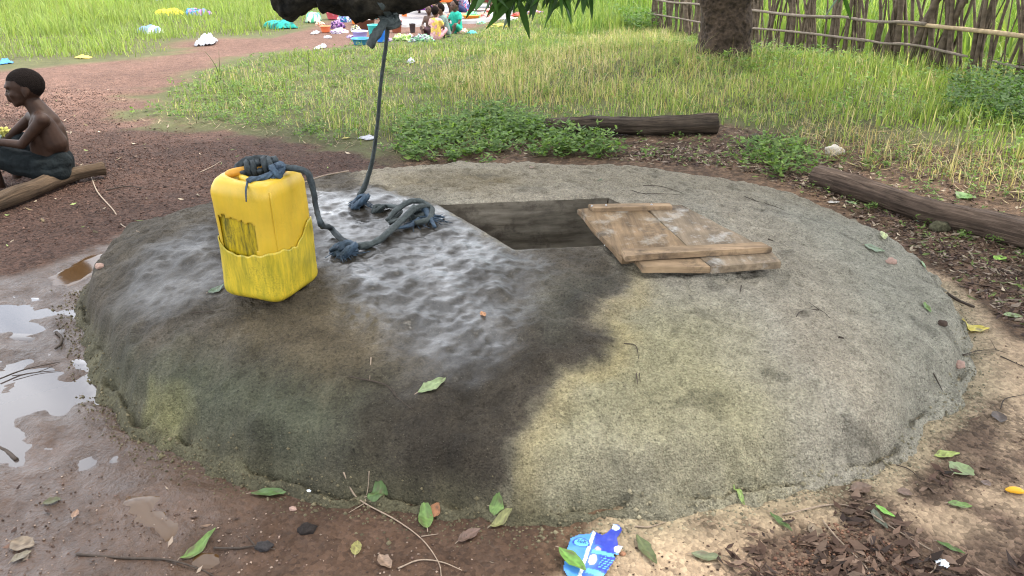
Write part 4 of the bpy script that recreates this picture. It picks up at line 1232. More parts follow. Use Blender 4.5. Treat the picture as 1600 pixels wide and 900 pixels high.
def build_tree():
    tb = on_g(1130, 84)
    tb[2] = float(ground_h(tb[0], tb[1]))
    root = thing('mango_tree', 'large mango tree with dark trunk by the fence and low limb over the well', 'tree', tuple(tb))
    L = tuple(tb)
    V, F = tube_vf(pathsm([tb + np.array([.02, 0, -.15]), tb + np.array([0, 0, .2]), tb + np.array([-.05, -.05, .6]), tb + np.array([-.12, -.25, 1.3]), tb + np.array([-.3, -.8, 2.4]), tb + np.array([-.5, -1.5, 3.4])], 10),
                   [.36, .28, .265, .27, .31, .28, .25], 36, rough=.16, seed=2, rs=4)
    link('trunk', MB().add(V, F).mesh('trunk', M['bark'], loc=L), root)
    fork = tb + np.array([-.45, -1.3, 3.1])
    # low limb carrying the rope; its stub end is at left
    yl = float(ROPETOP[1]) + .03
    def LQ(px, py): return QY(px, py, yl)
    limb = [LQ(428, -2), LQ(446, -4), LQ(468, -9), LQ(492, -26), LQ(530, -23), LQ(580, -16), LQ(625, -18), LQ(680, -30), LQ(740, -52)]
    rad = [.050, .083, .080, .066, .098, .100, .096, .078, .070, .068]
    lp = pathsm(limb, 8)
    ext = pathsm([limb[-1], np.array([.35, yl + .5, 1.75]), np.array([1.0, yl + 1.9, 2.4]), np.array([1.6, yl + 3.2, 2.9]), fork], 8)
    al = np.r_[lp, ext[1:]]
    rr = np.r_[np.interp(np.linspace(0, 1, len(lp)), np.linspace(0, 1, len(rad)), rad), np.linspace(.07, .17, len(ext) - 1)]
    V, F = tube_vf(al, rr, 44, rough=.26, seed=8, rs=16)
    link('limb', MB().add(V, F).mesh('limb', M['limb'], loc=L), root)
    rnd = random.Random(3)
    for e in ([-2.8, 3.6, 6.2], [.3, 1.2, 6.6], [4.2, 3.0, 6.4], [3.6, 8.5, 6.2], [-.5, -2.2, 6.0]):
        e = np.array(e, float); m_ = (fork + e) / 2 + np.array([0, 0, .7])
        V, F = tube_vf(pathsm([fork, m_, e], 10), [.17, .09, .04], 14, rough=.1)
        link('limb', MB().add(V, F).mesh('limb', M['bark'], loc=L), root)
    # crown: leaf whorls through the volume, lopsided towards the well
    r = np.random.default_rng(5)
    def cloud(n, c, rad, zlo):
        p = unit(r.normal(size=(n, 3))) * (r.random((n, 1)) ** (1 / 3.) * .45 + .55)
        p = p * np.array(rad) + np.array(c)
        q = fbm(p[:, 0] + p[:, 2] * .7, p[:, 1] + p[:, 2] * .5, .55, 3, 90)
        return p[(p[:, 2] > zlo) & (q > .42)]
    W = np.r_[cloud(4300, (.6, .6, 4.6), (6.6, 4.9, 2.6), 2.7), cloud(900, (3.4, 8.0, 5.4), (2.8, 2.9, 1.9), 3.7)]
    # keep the low sky open ahead-left: nothing low beyond the slab there
    d = np.hypot(W[:, 0], W[:, 1]); el = np.degrees(np.arctan2(W[:, 2] - 1.4, d)); az = np.degrees(np.arctan2(W[:, 0], W[:, 1]))
    lim = np.where(np.abs(az + 8) < 60, 34 + 10 * (fbm(az * .1, az * 0, 1.5, 2, 91) - .5), 20)
    lim = np.where((az > 10) & (az < 60), 16, lim)
    lim = np.where((az > -28) & (az < -17), 27, lim)
    W = W[el > lim]
    k = 13
    n = len(W)
    C = np.repeat(W, k, axis=0) + r.normal(size=(n * k, 3)) * np.array([.16, .16, .10])
    D = unit(C - np.repeat(W, k, axis=0) + r.normal(size=(n * k, 3)) * .05 + np.array([0, 0, -.10]))
    S = unit(np.cross(D, unit(r.normal(size=(n * k, 3)) + np.array([0, 0, 2.]))))
    Ls = r.uniform(.20, .34, n * k); Ws = Ls * r.uniform(.20, .30, n * k)
    base = np.array([.040, .085, .018]); g = (.55 + .9 * r.random((n * k, 1))); col = base * g
    col[:, 0] *= r.uniform(.8, 1.6, n * k)
    V, F, c = leaf_quads(C, D, S, Ls, Ws, col, r)
    me = mesh_np('crown', V - np.array(L), F, M['crown'], False, {'col': c})
    o = link('crown', me, root); o['kind'] = 'stuff'
    # low leafy twigs hanging into the top of the frame
    def spray(px, py, y, n, spread, seed):
        rd = np.random.default_rng(seed); C = []; D = []; 
        tip = QY(px, py - 35, y)
        up = tip + np.array([.1, .2, .55])
        mbt = MB(); V, F = tube_vf(pathsm([tip, tip + np.array([.02, .05, .2]), up], 5), [.004, .006, .009], 7); mbt.add(V, F)
        Vs, Fs, Cs = [], [], []
        for i in range(n):
            a = rd.uniform(0, 6.28); t = rd.random()
            s = tip + (up - tip) * t * .35 + rd.normal(size=3) * .012
            dd = np.array([math.cos(a) * .75, math.sin(a) * .5, rd.uniform(-1.1, -.1)]); dd /= np.linalg.norm(dd)
            Lf = rd.uniform(.12, .20) * spread; Wf = Lf * rd.uniform(.19, .25)
            sd = np.cross(dd, rd.normal(size=3)); sd /= np.linalg.norm(sd); nn = np.cross(dd, sd)
            ns = 7; o_ = len(Vs)
            cc = np.array([.030, .075, .014]) * rd.uniform(.6, 1.5)
            for j in range(ns + 1):
                tt = j / ns; wd = Wf * .5 * math.sin(math.pi * min(.03 + tt, .999)) ** .75
                ctr = s + dd * (Lf * tt) + np.array([0, 0, -.25]) * Lf * tt * tt
                Vs += [ctr - sd * wd + nn * wd * .25, ctr, ctr + sd * wd + nn * wd * .25]; Cs += [cc, cc * 1.3, cc]
            for j in range(ns):
                b = o_ + j * 3; Fs += [(b, b + 1, b + 4, b + 3), (b + 1, b + 2, b + 5, b + 4)]
        mbl = MB(); mbl.addc(Vs, Fs, Cs)
        tw = link('leafy_twig', mbl.mesh('leafy_twig', M['crown'], col=True, loc=L), root)
        link('stem', mbt.mesh('stem', M['twig'], loc=L), tw)
    sprays = [(742, 4, 4.3, 12), (765, 12, 4.1, 14), (785, 18, 4.2, 16), (806, 26, 4.1, 18), (822, 16, 4.4, 16), (843, 14, 4.2, 14), (862, 20, 4.0, 16), (880, 14, 4.3, 14), (900, 12, 4.1, 12), (917, 18, 4.2, 10),
              (935, -4, 4.3, 8), (752, 2, 3.9, 12), (790, 6, 4.5, 16), (830, 4, 4.6, 16), (1215, -6, 5.5, 12), (1290, 0, 5.6, 14), (1318, 16, 5.6, 14), (1345, -4, 5.5, 12), (700, -22, 4.4, 8), (875, -5, 4.6, 12)]
    for i, (a, b, y, n) in enumerate(sprays): spray(a, b, y, n, 1.0, 100 + i)
build_tree()

# ------------------------------------------------------------------ fence
def build_fence():
    A = on_g(1600, 138); A = np.array([5.05, 7.3]); B = np.array([2.5, 14.4]); A2 = A + (A - B) * .35
    base = (float(A[0]), float(A[1]), float(ground_h(A[0], A[1])))
    root = thing('stick_fence', 'rustic fence of crooked upright sticks tied to two horizontal poles behind the grass', 'fence', base)
    rd = random.Random(12)
    d = (B - A2) / np.linalg.norm(B - A2); nrm = np.array([d[1], -d[0]]); Lf = np.linalg.norm(B - A2)
    def pt(s, h, o=0.):
        p = A2 + d * s + nrm * o; return np.array([p[0], p[1], float(ground_h(p[0], p[1])) + h])
    s = 0
    k = 0
    while s < Lf:
        thick = rd.random() < .16
        r = rd.uniform(.026, .046) if thick else rd.choice([.007, .009, .012, .016, .02])
        h = rd.uniform(.7, .95) if thick else rd.uniform(.75, 1.35)
        ln = rd.gauss(.10, .20) * h; o = rd.uniform(-.05, .05)
        lx = s + ln
        P0 = pt(s, -.08, o); P1 = pt(s + ln * .5 + rd.uniform(-.04, .04), h * .5, o + rd.uniform(-.03, .03)); P2 = pt(lx, h, o + rd.uniform(-.05, .05))
        V, F = tube_vf(pathsm([P0, P1, P2], 4), [r * 1.1, r, r * .75], 8 if thick else 6, rough=.25, seed=k)
        link('stake', MB().add(V, F).mesh('stake', M['stake'], loc=base), root)
        if thick and rd.random() < .5:
            V, F = tube_vf(pathsm([P2 + np.array([0, 0, -.1]), P2 + np.array([rd.uniform(-.15, .15), 0, .12])], 3), [r * .5, r * .3], 6); link('stake', MB().add(V, F).mesh('stake', M['stake'], loc=base), root)
        s += rd.uniform(.012, .066); k += 1
        if k > 280: break
    def rail(s0, s1, h0, h1, r, m_, seed, o=.07):
        o = -o
        pts = [pt(s0 + (s1 - s0) * t, h0 + (h1 - h0) * t + .012 * math.sin(t * 9 + seed), o) for t in np.linspace(0, 1, 7)]
        V, F = tube_vf(pathsm(pts, 6), [r, r * .95, r * .8], 12, rough=.12, seed=seed)
        link('rail', MB().add(V, F).mesh('rail', m_, loc=base), root)
    sA = np.linalg.norm(A - A2)
    rail(0, sA + 1.9, .47, .45, .026, M['rail'], 1, .08)
    rail(sA + 1.5, sA + 3.4, .46, .47, .018, M['rail2'], 2, .10)
    rail(sA + 3.0, Lf, .46, .52, .019, M['rail2'], 3, .08)
    rail(sA - .9, sA + .6, .18, .2, .016, M['rail2'], 4, .09)
    rail(sA + .9, sA + 2.6, .22, .24, .015, M['rail2'], 5, .09)
    rail(sA + 2.3, Lf, .23, .26, .015, M['rail2'], 6, .09)
build_fence()

# ------------------------------------------------------------------ grass and weeds
def blades(pos, H, Wd, col, bend=.5, r=None, nseg=3):
    n = len(pos); a = r.random(n) * 6.283; d = np.stack([np.cos(a), np.sin(a), 0 * a], 1)
    sd = np.stack([-np.sin(a), np.cos(a), 0 * a], 1)
    bn = (r.random(n) ** 1.3 * bend)[:, None] * H[:, None]
    V = []
    for j in range(nseg + 1):
        t = j / nseg; w_ = Wd[:, None] * (1 - t) ** .7 * .5
        c = pos + d * bn * t * t + np.stack([0 * a, 0 * a, H * (t - .25 * t * t * np.minimum(1, bn[:, 0] / H) * 1.6)], 1)
        if j < nseg: V += [c - sd * w_, c + sd * w_]
        else: V += [c]
    V = np.stack(V, 1); k = V.shape[1]; i = np.arange(n)[:, None] * k
    F = []
    for j in range(nseg - 1):
        F += [i + np.array([[2 * j, 2 * j + 1, 2 * j + 2]]), i + np.array([[2 * j + 1, 2 * j + 3, 2 * j + 2]])]
    F += [i + np.array([[k - 3, k - 2, k - 1]])]
    return V.reshape(-1, 3), np.concatenate(F, 0), np.repeat(col, k, axis=0)
def scatter(poly, dens, r, mask=None):
    p = np.asarray(poly); lo = p.min(0); hi = p.max(0)
    n = int((hi - lo).prod() * dens)
    x = r.uniform(lo[0], hi[0], n); y = r.uniform(lo[1], hi[1], n)
    s = sdf(x, y, p); keep = s > 0
    if mask is not None: keep &= mask(x, y, s)
    return x[keep], y[keep], s[keep]
def grass_field(name, label, poly, dens, hr, wr, cols, wts, seed, mask=None, bend=1.0, edge=.3, patch=1.0, nseg=3):
    r = np.random.default_rng(seed)
    def mk(x, y, s):
        q = fbm(x, y, 1.3 * patch, 4, seed)
        k = r.random(len(x)) < np.clip((s / edge) * .9 + .12, 0, 1) * np.clip(.35 + 1.6 * (q - .28), .08, 1)
        return k if mask is None else k & mask(x, y, s)
    x, y, s = scatter(poly, dens, r, mk)
    z = ground_h(x, y)
    n = len(x); q = fbm(x, y, .9 * patch, 3, seed + 5)
    H = r.uniform(hr[0], hr[1], n) * (.25 + 1.5 * q) * (.45 + 1.1 * fbm(x, y, 4.5, 3, seed + 3)) * np.where(r.random(n) < .06, 1.6, 1.0) * np.clip(.35 + s / edge * .65, .35, 1)
    W = r.uniform(wr[0], wr[1], n) * (1 + np.hypot(x, y) * .05)
    cols = np.array(cols); wt = np.array(wts, float)
    f = fbm(x, y, .8, 3, seed + 9)[:, None]
    pr = np.tile(wt / wt.sum(), (n, 1)); pr[:, -1] *= np.clip((f[:, 0] - .35) * 8, .1, 3); pr /= pr.sum(1)[:, None]
    ch = (r.random((n, 1)) > np.cumsum(pr, 1)).sum(1).clip(0, len(cols) - 1)
    c = cols[ch] * r.uniform(.7, 1.3, (n, 1))
    V, F, cc = blades(np.stack([x, y, z - .01], 1), H, W, c, bend, r, nseg)
    tag(link(name, mesh_np(name, V, F, M['grass'], False, {'col': cc})), label, 'grass', kind='stuff')
    return n
G1, G2, G3, ST, ST2 = (.165, .23, .055), (.26, .32, .095), (.085, .135, .035), (.50, .42, .25), (.34, .25, .145)
NG = 0
GL = gpoly([(-900,100),(-60,104),(0,98),(60,99),(130,93),(200,92),(260,86),(277,66),(330,56),(420,57),(470,45),(500,30),(520,15),(600,3),(620,-8),(-900,-8)])
NG += grass_field('grass', 'bright green grass field beyond the red path at upper left', GL, 400, (.08, .26), (.006, .011), (G1, G2, (.23, .31, .08), (.28, .30, .10)), (4, 5, 4, 1), 11, edge=.8, nseg=2)
GLt = gpoly([(40,60),(60,5),(200,-5),(230,20),(180,50)])
NG += grass_field('grass', 'taller arching grass clump in the field at upper left', GLt, 260, (.3, .55), (.010, .016), (G2, (.23, .31, .08), (.28, .30, .10)), (4, 3, 1), 12, bend=.9, edge=.6)
GM = gpoly([(212,178),(240,150),(300,118),(345,104),(430,84),(540,76),(640,68),(700,60),(760,42),(800,28),(860,5),(900,-8),(1130,-8),(1150,40),(1200,120),(1250,160),(1310,215),(1230,230),(1120,200),(900,205),(800,238),(700,246),(640,225),(520,230),(440,205),(330,200),(240,192)])
NG += grass_field('grass', 'green and straw coloured meadow between path, slab and fence', GM, 1050, (.04, .12), (.004, .0075), (G1, G2, G3, (.23, .30, .08), ST), (4, 5, 2, 3, 3.5), 13, edge=.35, mask=lambda x, y, s: (x < 1.6) | (y > 0), patch=1.4)
GS = gpoly([(700,185),(640,120),(760,90),(850,80),(960,55),(1060,62),(1150,85),(1300,120),(1360,215),(1180,190),(1000,172),(840,172)])
NG += grass_field('grass', 'dry straw yellow grass standing behind the dark split log', GS, 700, (.05, .18), (.004, .008), (G2, (.30, .30, .12), ST2, ST), (4, 4, 2, 4), 14, bend=1.2, edge=.25)
GR = gpoly([(1110,95),(1200,80),(1400,95),(1600,110),(1900,130),(2100,330),(1700,330),(1560,265),(1400,215),(1300,200),(1180,150)])
NG += grass_field('grass', 'lush green grass along the foot of the stick fence', GR, 1000, (.05, .18), (.005, .010), (G1, G2, (.23, .31, .07), ST), (4, 6, 4, 1.5), 15, bend=.8, edge=.3)
GRf = gpoly([(1230,190),(1400,205),(1600,235),(1900,300),(1900,420),(1600,330),(1450,290),(1300,262),(1200,235)])
NG += grass_field('grass', 'flattened dry grass between the fence grass and the right log', GRf, 650, (.05, .16), (.004, .007), (G2, (.14, .15, .05), ST2, ST), (2, 2, 3, 5), 16, bend=1.4, edge=.2)
FF = np.array([[3.2, 14.6], [5.5, 8.2], [6.8, 4.5], [22, 4.5], [26, 30], [4, 34], [-2, 26], [1, 16]])
NG += grass_field('grass', 'bright tall grass in the field behind the fence', FF, 130, (.35, .75), (.016, .03), (G2, (.14, .22, .045), (.18, .26, .06)), (3, 5, 3), 17, bend=.7, edge=.5, nseg=2)
MB_ = gpoly([(840,40),(860,12),(900,-6),(1030,-6),(1060,20),(1050,50),(1000,50),(900,60)])
NG += grass_field('grass', 'fresh green grass bank at the left end of the fence', MB_, 900, (.2, .42), (.008, .014), (G1, G2, (.12, .21, .045)), (3, 5, 3), 18, bend=.7, edge=.3)

def weeds(name, label, poly, dens, hr, seed, leafL=(.025, .06), cols=((.06, .15, .03), (.10, .22, .04)), edge=.15, lv=9):
    r = np.random.default_rng(seed)
    x, y, s = scatter(poly, dens, r, lambda x, y, s: r.random(len(x)) < np.clip(s / edge, .15, 1) * np.clip((fbm(x, y, 3.5, 3, seed) - .3) * 3, .05, 1))
    n = len(x); k = lv
    h = r.uniform(hr[0], hr[1], n)
    t = r.random((n, k)) ** .7
    a = r.random((n, k)) * 6.283
    L = r.uniform(*leafL, (n, k))
    lean_ = r.normal(size=(n, 2)) * .3
    z0 = ground_h(x, y)
    cx = x[:, None] + lean_[:, :1] * h[:, None] * t + np.cos(a) * L * .6; cy = y[:, None] + lean_[:, 1:] * h[:, None] * t + np.sin(a) * L * .6
    cz = z0[:, None] + h[:, None] * t + .01
    C = np.stack([cx, cy, cz], 2).reshape(-1, 3)
    D = unit(np.stack([np.cos(a), np.sin(a), r.normal(size=a.shape) * .35], 2).reshape(-1, 3))
    S = unit(np.cross(D, np.array([0, 0, 1.])) + r.normal(size=D.shape) * .25)
    cols = np.array(cols); c = cols[r.integers(0, len(cols), n * k)] * r.uniform(.7, 1.3, (n * k, 1))
    V, F, cc = leaf_quads(C, D, S, L.ravel(), (L * .5).ravel(), c, r)
    tag(link(name, mesh_np(name, V, F, M['grass'], False, {'col': cc})), label, 'weeds', kind='stuff')
WC = ((.09, .16, .035), (.14, .235, .055), (.20, .29, .075))
weeds('weeds', 'broad leaved weeds between the slab and the dark log', gpoly([(610,200),(660,190),(740,165),(830,172),(850,205),(960,222),(960,246),(900,252),(800,250),(700,252),(660,250),(640,228)]), 520, (.04, .15), 31, cols=WC)
weeds('weeds', 'low broad leaved plants mixed through the meadow', GM, 95, (.02, .10), 38, cols=((.09, .16, .035), (.13, .21, .05), (.17, .24, .06)), leafL=(.02, .05), lv=7)
weeds('weeds', 'creeping weeds reaching the far rim of the slab', gpoly([(600,215),(700,185),(830,185),(960,222),(1000,246),(900,250),(760,246),(690,250),(640,246)]), 420, (.02, .10), 39, cols=WC)
weeds('weeds', 'leafy plants mixed into the grass along the fence', GR, 60, (.04, .16), 40, cols=((.12, .22, .045), (.17, .28, .06), (.23, .32, .08)), leafL=(.03, .06), lv=7)
weeds('weeds', 'leafy green growth right behind the far rim of the slab', gpoly([(560,236),(640,228),(760,236),(960,240),(1010,252),(900,262),(760,262),(640,262)]), 330, (.02, .09), 41, cols=WC)
weeds('weeds', 'small weeds at the left end of the meadow edge', gpoly([(250,190),(300,150),(420,120),(560,160),(600,215),(520,235),(420,212),(300,204)]), 160, (.03, .09), 32, cols=WC, leafL=(.015, .035))
weeds('weeds', 'weeds growing left of the grey log', gpoly([(1140,235),(1180,215),(1260,228),(1290,262),(1260,290),(1190,285),(1150,262)]), 380, (.04, .12), 33, cols=WC)
weeds('weeds', 'green creeper along the far side of the grey log', gpoly([(1280,262),(1380,270),(1480,300),(1600,340),(1700,350),(1700,290),(1500,240),(1350,228)]), 150, (.02, .06), 34, cols=WC, leafL=(.015, .035))
weeds('weeds', 'leafy bush mass at the right edge before the fence', gpoly([(1440,150),(1520,130),(1700,150),(1750,220),(1600,215),(1480,200)]), 420, (.10, .30), 35, cols=((.07, .14, .03), (.10, .18, .035), (.05, .10, .02)), leafL=(.03, .06))
weeds('weeds', 'bright leafy weeds on the bank by the fence end', gpoly([(930,40),(960,8),(1060,4),(1075,40),(1000,56)]), 200, (.15, .4), 36, cols=((.08, .16, .03), (.12, .20, .04)), leafL=(.05, .09))
weeds('weeds', 'tiny sprouts in the litter beside the slab', gpoly([(900,235),(950,262),(1150,268),(1300,320),(1500,420),(1640,520),(1640,250),(1400,220),(1200,205),(1000,205)]), 130, (.01, .055), 37, cols=WC, leafL=(.012, .03))

# ------------------------------------------------------------------ gravel and litter
def pebbles(name, label, poly, dens, sz, cols, seed, mask=None, edge=.2):
    r = np.random.default_rng(seed)
    x, y, s = scatter(poly, dens, r, lambda x, y, s: (r.random(len(x)) < np.clip(s / edge, .02, 1)) & (sdf(x, y, SLAB) < -.12) & (True if mask is None else mask(x, y)))
    n = len(x); z = ground_h(x, y)
    oc = np.array([[1, 0, 0], [-1, 0, 0], [0, 1, 0], [0, -1, 0], [0, 0, 1], [0, 0, -1]], float)
    fc = np.array([[4, 0, 2], [4, 2, 1], [4, 1, 3], [4, 3, 0], [5, 2, 0], [5, 1, 2], [5, 3, 1], [5, 0, 3]])
    R = r.uniform(sz[0], sz[1], (n, 1, 1)) * (1 + .6 * r.random((n, 1, 1)) ** 6)
    V = oc[None] * R * r.uniform(.6, 1.3, (n, 6, 1)) * np.array([1, 1, .75])
    a = r.random(n) * 6.283; ca, sa = np.cos(a)[:, None], np.sin(a)[:, None]
    V = np.stack([V[..., 0] * ca - V[..., 1] * sa, V[..., 0] * sa + V[..., 1] * ca, V[..., 2]], 2)
    V += np.stack([x, y, z + R[:, 0, 0] * .25], 1)[:, None]
    F = (np.arange(n)[:, None, None] * 6 + fc[None]).reshape(-1, 3)
    cols = np.array(cols); c = cols[r.integers(0, len(cols), n)] * r.uniform(.6, 1.4, (n, 1))
    tag(link(name, mesh_np(name, V.reshape(-1, 3), F, M['pebble'], False, {'col': np.repeat(c, 6, 0)})), label, 'gravel', kind='stuff')
RP = ((.085, .044, .031), (.06, .031, .023), (.15, .09, .066), (.035, .023, .018))  # toned down to go with the shade painted on the near path
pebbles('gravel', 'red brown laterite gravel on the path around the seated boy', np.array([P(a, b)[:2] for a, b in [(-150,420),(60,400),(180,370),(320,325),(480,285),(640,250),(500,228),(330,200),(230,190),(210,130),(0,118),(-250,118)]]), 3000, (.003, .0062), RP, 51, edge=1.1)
pebbles('gravel', 'dark gravel heap strewn with litter at the lower right corner', np.array([P(a, b)[:2] for a, b in [(1180,860),(1270,812),(1350,800),(1430,850),(1500,900),(1480,960),(1150,960)]]), 11000, (.0026, .0056), ((.12, .06, .04), (.20, .11, .07), (.07, .04, .03)), 52, edge=.08)
pebbles('gravel', 'fine crumbs of earth on the pale sand at right', R_sand, 900, (.0015, .0042), ((.12, .07, .05), (.08, .05, .035)), 53, mask=lambda x, y: fbm(x, y, 7, 3, 99) > .47)
pebbles('gravel', 'small grit on the mud in front of the slab', np.array([P(a, b)[:2] for a, b in [(-200,960),(-200,740),(200,720),(500,790),(900,830),(900,960)]]), 2600, (.0015, .0038), ((.14, .09, .07), (.09, .06, .045), (.3, .22, .17)), 54)
pebbles('gravel', 'soil clods between the slab and the grey log', np.array([P(a, b)[:2] for a, b in [(950,250),(1150,268),(1300,325),(1400,385),(1500,450),(1650,560),(1650,430),(1450,330),(1250,262),(1000,235)]]), 2600, (.003, .009), ((.10, .06, .04), (.06, .04, .03), (.16, .11, .075)), 55)

def slab_crumbs():
    # broken cement crumbs lodged along the rough foot of the slab
    r = np.random.default_rng(77); n = 5200
    idx = r.integers(0, len(SLAB), n); t = r.random((n, 1)); p = SLAB[idx] * (1 - t) + SLAB[(idx + 1) % len(SLAB)] * t
    c = SLAB.mean(0); o = unit(np.c_[p - c, np.zeros(n)])[:, :2]; p = p + o * r.normal(.045, .035, (n, 1))
    keep = (p[:, 1] < 2.9); p = p[keep]; n = len(p)
    z = surf(p[:, 0], p[:, 1])
    oc = np.array([[1, 0, 0], [-1, 0, 0], [0, 1, 0], [0, -1, 0], [0, 0, 1], [0, 0, -1]], float)
    fc = np.array([[4, 0, 2], [4, 2, 1], [4, 1, 3], [4, 3, 0], [5, 2, 0], [5, 1, 2], [5, 3, 1], [5, 0, 3]])
    R = r.uniform(.0015, .0048, (n, 1, 1)) * (1 + 1.2 * r.random((n, 1, 1)) ** 8)
    V = oc[None] * R * r.uniform(.6, 1.3, (n, 6, 1)) + np.stack([p[:, 0], p[:, 1], z], 1)[:, None]
    F = (np.arange(n)[:, None, None] * 6 + fc[None]).reshape(-1, 3)
    wl = sstep(.35, .0, p[:, 0])[:, None]
    col = (np.array([.24, .21, .14]) * (1 - wl) + np.array([.13, .11, .065]) * wl) * r.uniform(.5, 1.4, (n, 1))
    tag(link('rubble', mesh_np('rubble', V.reshape(-1, 3), F, M['pebble'], False, {'col': np.repeat(col, 6, 0)})), 'cement crumbs along the rough foot of the slab', 'rubble', kind='stuff')
slab_crumbs()

def litter(name, label, poly, dens, Lr, cols, seed, edge=.1, mask=None, lift=.006, aspect=(.25, .5), offslab=True):
    r = np.random.default_rng(seed)
    x, y, s = scatter(poly, dens, r, lambda x, y, s: (r.random(len(x)) < np.clip(s / edge, .08, 1)) & ((sdf(x, y, SLAB) < -.06) if offslab else True) & (True if mask is None else mask(x, y)))
    n = len(x); z = ground_h(x, y) + r.uniform(.001, lift, n)
    a = r.random(n) * 6.283; D = unit(np.stack([np.cos(a), np.sin(a), r.normal(size=n) * .22], 1)); S = unit(np.cross(D, [0, 0, 1.]) + r.normal(size=(n, 3)) * .35)
    L = r.uniform(*Lr, n); cols = np.array(cols); c = cols[r.integers(0, len(cols), n)] * r.uniform(.55, 1.4, (n, 1))
    V, F, cc = leaf_quads(np.stack([x, y, z], 1), D, S, L, L * r.uniform(*aspect, n), c, r)
    tag(link(name, mesh_np(name, V, F, M['litter'], False, {'col': cc})), label, 'litter', kind='stuff')
LC = ((.09, .055, .04), (.15, .10, .07), (.055, .035, .028), (.22, .17, .13), (.12, .07, .05))
litter('leaf_litter', 'dead leaves and crumbs on bare soil behind the slab, around both logs', R_under, 650, (.012, .05), LC + ((.13, .17, .05), (.30, .24, .17)), 68)
LD = ((.05, .03, .022), (.085, .052, .038), (.035, .024, .02), (.14, .095, .07), (.07, .042, .03), (.11, .07, .05))
for q, sd in ((R_litter[0], 61), (R_litter[1], 62)):
    litter('leaf_litter', 'decayed brown leaf litter on the sand at the right corner' if sd == 61 else 'strip of brown litter at the slab\'s right foot', q, 4200, (.014, .062), LD, sd, mask=lambda x, y: fbm(x, y, 8, 3, 98) > .47, lift=.014)
litter('leaf_litter', 'brown leaf litter strewn between the slab and the right hand log', np.array([P(a, b)[:2] for a, b in [(930,250),(1150,268),(1300,320),(1400,385),(1480,440),(1560,500),(1700,600),(1750,430),(1450,320),(1300,250),(1150,225),(1000,225)]]), 2000, (.015, .06), LC + ((.13, .17, .05), (.30, .24, .17)), 63)
litter('leaf_litter', 'dry leaf scraps lying on the red path', np.array([P(a, b)[:2] for a, b in [(-200,420),(150,370),(320,325),(480,285),(640,250),(500,228),(330,200),(230,190),(200,130),(0,130),(-250,130)]]), 32, (.02, .06), ((.20, .13, .09), (.35, .28, .2), (.12, .09, .05), (.18, .22, .08), (.09, .06, .05)), 64)
litter('leaf_litter', 'brown leaf scraps on the mud in front of the slab', np.array([P(a, b)[:2] for a, b in [(-200,960),(-200,740),(200,730),(500,800),(900,840),(900,960)]]), 70, (.012, .035), LC, 65)
litter('leaf_litter', 'straw and dead stems along the edge of the meadow', gpoly([(205,200),(330,205),(520,235),(640,250),(640,225),(500,215),(400,195),(230,185)]), 600, (.03, .09), ((.20, .15, .09), (.12, .08, .05), (.3, .24, .15)), 66, aspect=(.04, .12), lift=.02)
litter('leaf_litter', 'dry stalks fallen in the flattened grass at right', GRf, 420, (.05, .16), ((.42, .34, .2), (.25, .18, .1), (.3, .26, .12)), 67, aspect=(.02, .06), lift=.05)

# ------------------------------------------------------------------ single fallen leaves
def leaf(px, py, lpx, ang, col, label, wr=.36, curl=.15, fold=.25, lift=.004, wavy=0., name='fallen_leaf', seed=0):
    """ang: degrees in the picture plane, 0 = right, 90 = up (away)"""
    lpx = lpx * .84; c = on(px, py); a = math.radians(ang); curl = curl * random.Random(px).uniform(.3, 1.9)
    p2 = on(px + math.cos(a) * lpx * .5, py - math.sin(a) * lpx * .5); p1 = on(px - math.cos(a) * lpx * .5, py + math.sin(a) * lpx * .5)
    dd = (p2 - p1)[:2]; L = np.linalg.norm(dd); dd = dd / (L + 1e-9)
    Lmax = metres(lpx, c) * (1 + 1.0 * abs(math.sin(a)))
    sd = np.array([-dd[1], dd[0]])
    if L > Lmax: L = Lmax; p1 = np.array([*(c[:2] - dd * L / 2), c[2]])
    rd = random.Random(px * 13 + py)
    wpx_len = L * wr * .44
    # keep the drawn width true when the leaf points away from the camera
    n, m_ = 12, 3
    V, C, F = [], [], []
    for i in range(n + 1):
        t = i / n
        w_ = wpx_len * (math.sin(math.pi * t) ** .8) * (1.15 - .3 * t) * (1 + .1 * rd.uniform(-1, 1)) + .0006
        for j in range(-m_, m_ + 1):
            s = j / m_
            q = p1[:2] + dd * L * t + sd * w_ * s
            z = float(surf(q[0], q[1])[0]) + lift + abs(s) * w_ * fold + curl * L * .35 * (2 * t - 1) ** 2 + wavy * L * .05 * math.sin(t * 14 + j)
            V.append((q[0], q[1], z))
            k = 1.35 if j == 0 else (1.0 + .12 * math.sin(t * 38 - abs(s) * 6))
            mud = max(0, mn.noise(Vector((t * 4 + px, s * 2.2, py))) - .12) * 2.2; C.append(tuple(min(1, x * k * (1 + .3 * mn.noise(Vector((t * 5, s * 2, px))))) * (1 - min(mud, .8)) + m_c * min(mud, .8) for x, m_c in zip(col, (.10, .065, .04))))
    W = 2 * m_ + 1
    F = [(i * W + j, i * W + j + 1, (i + 1) * W + j + 1, (i + 1) * W + j) for i in range(n) for j in range(W - 1)]
    mb = MB(); mb.addc(V, F, C)
    o = link(name, mb.mesh(name, M['leaf'], col=True, loc=tuple(c)), None, tuple(c))
    st = [np.array([*(p1[:2] - dd * L * .12), p1[2] + lift]), np.array([*p1[:2], V[m_][2] + .0005])]
    V2, F2 = tube_vf(pathsm(st, 3), .0012, 5); s_ = link('leaf_stalk', MB().add(V2, F2).mesh('leaf_stalk', M['twigl'], loc=tuple(c)), o)
    return tag(o, label, 'leaf')
GB, GM_, GP = (.135, .22, .06), (.085, .14, .045), (.22, .28, .13)
OL, BR, BD, YL = (.10, .12, .05), (.16, .10, .065), (.07, .045, .035), (.55, .46, .10)
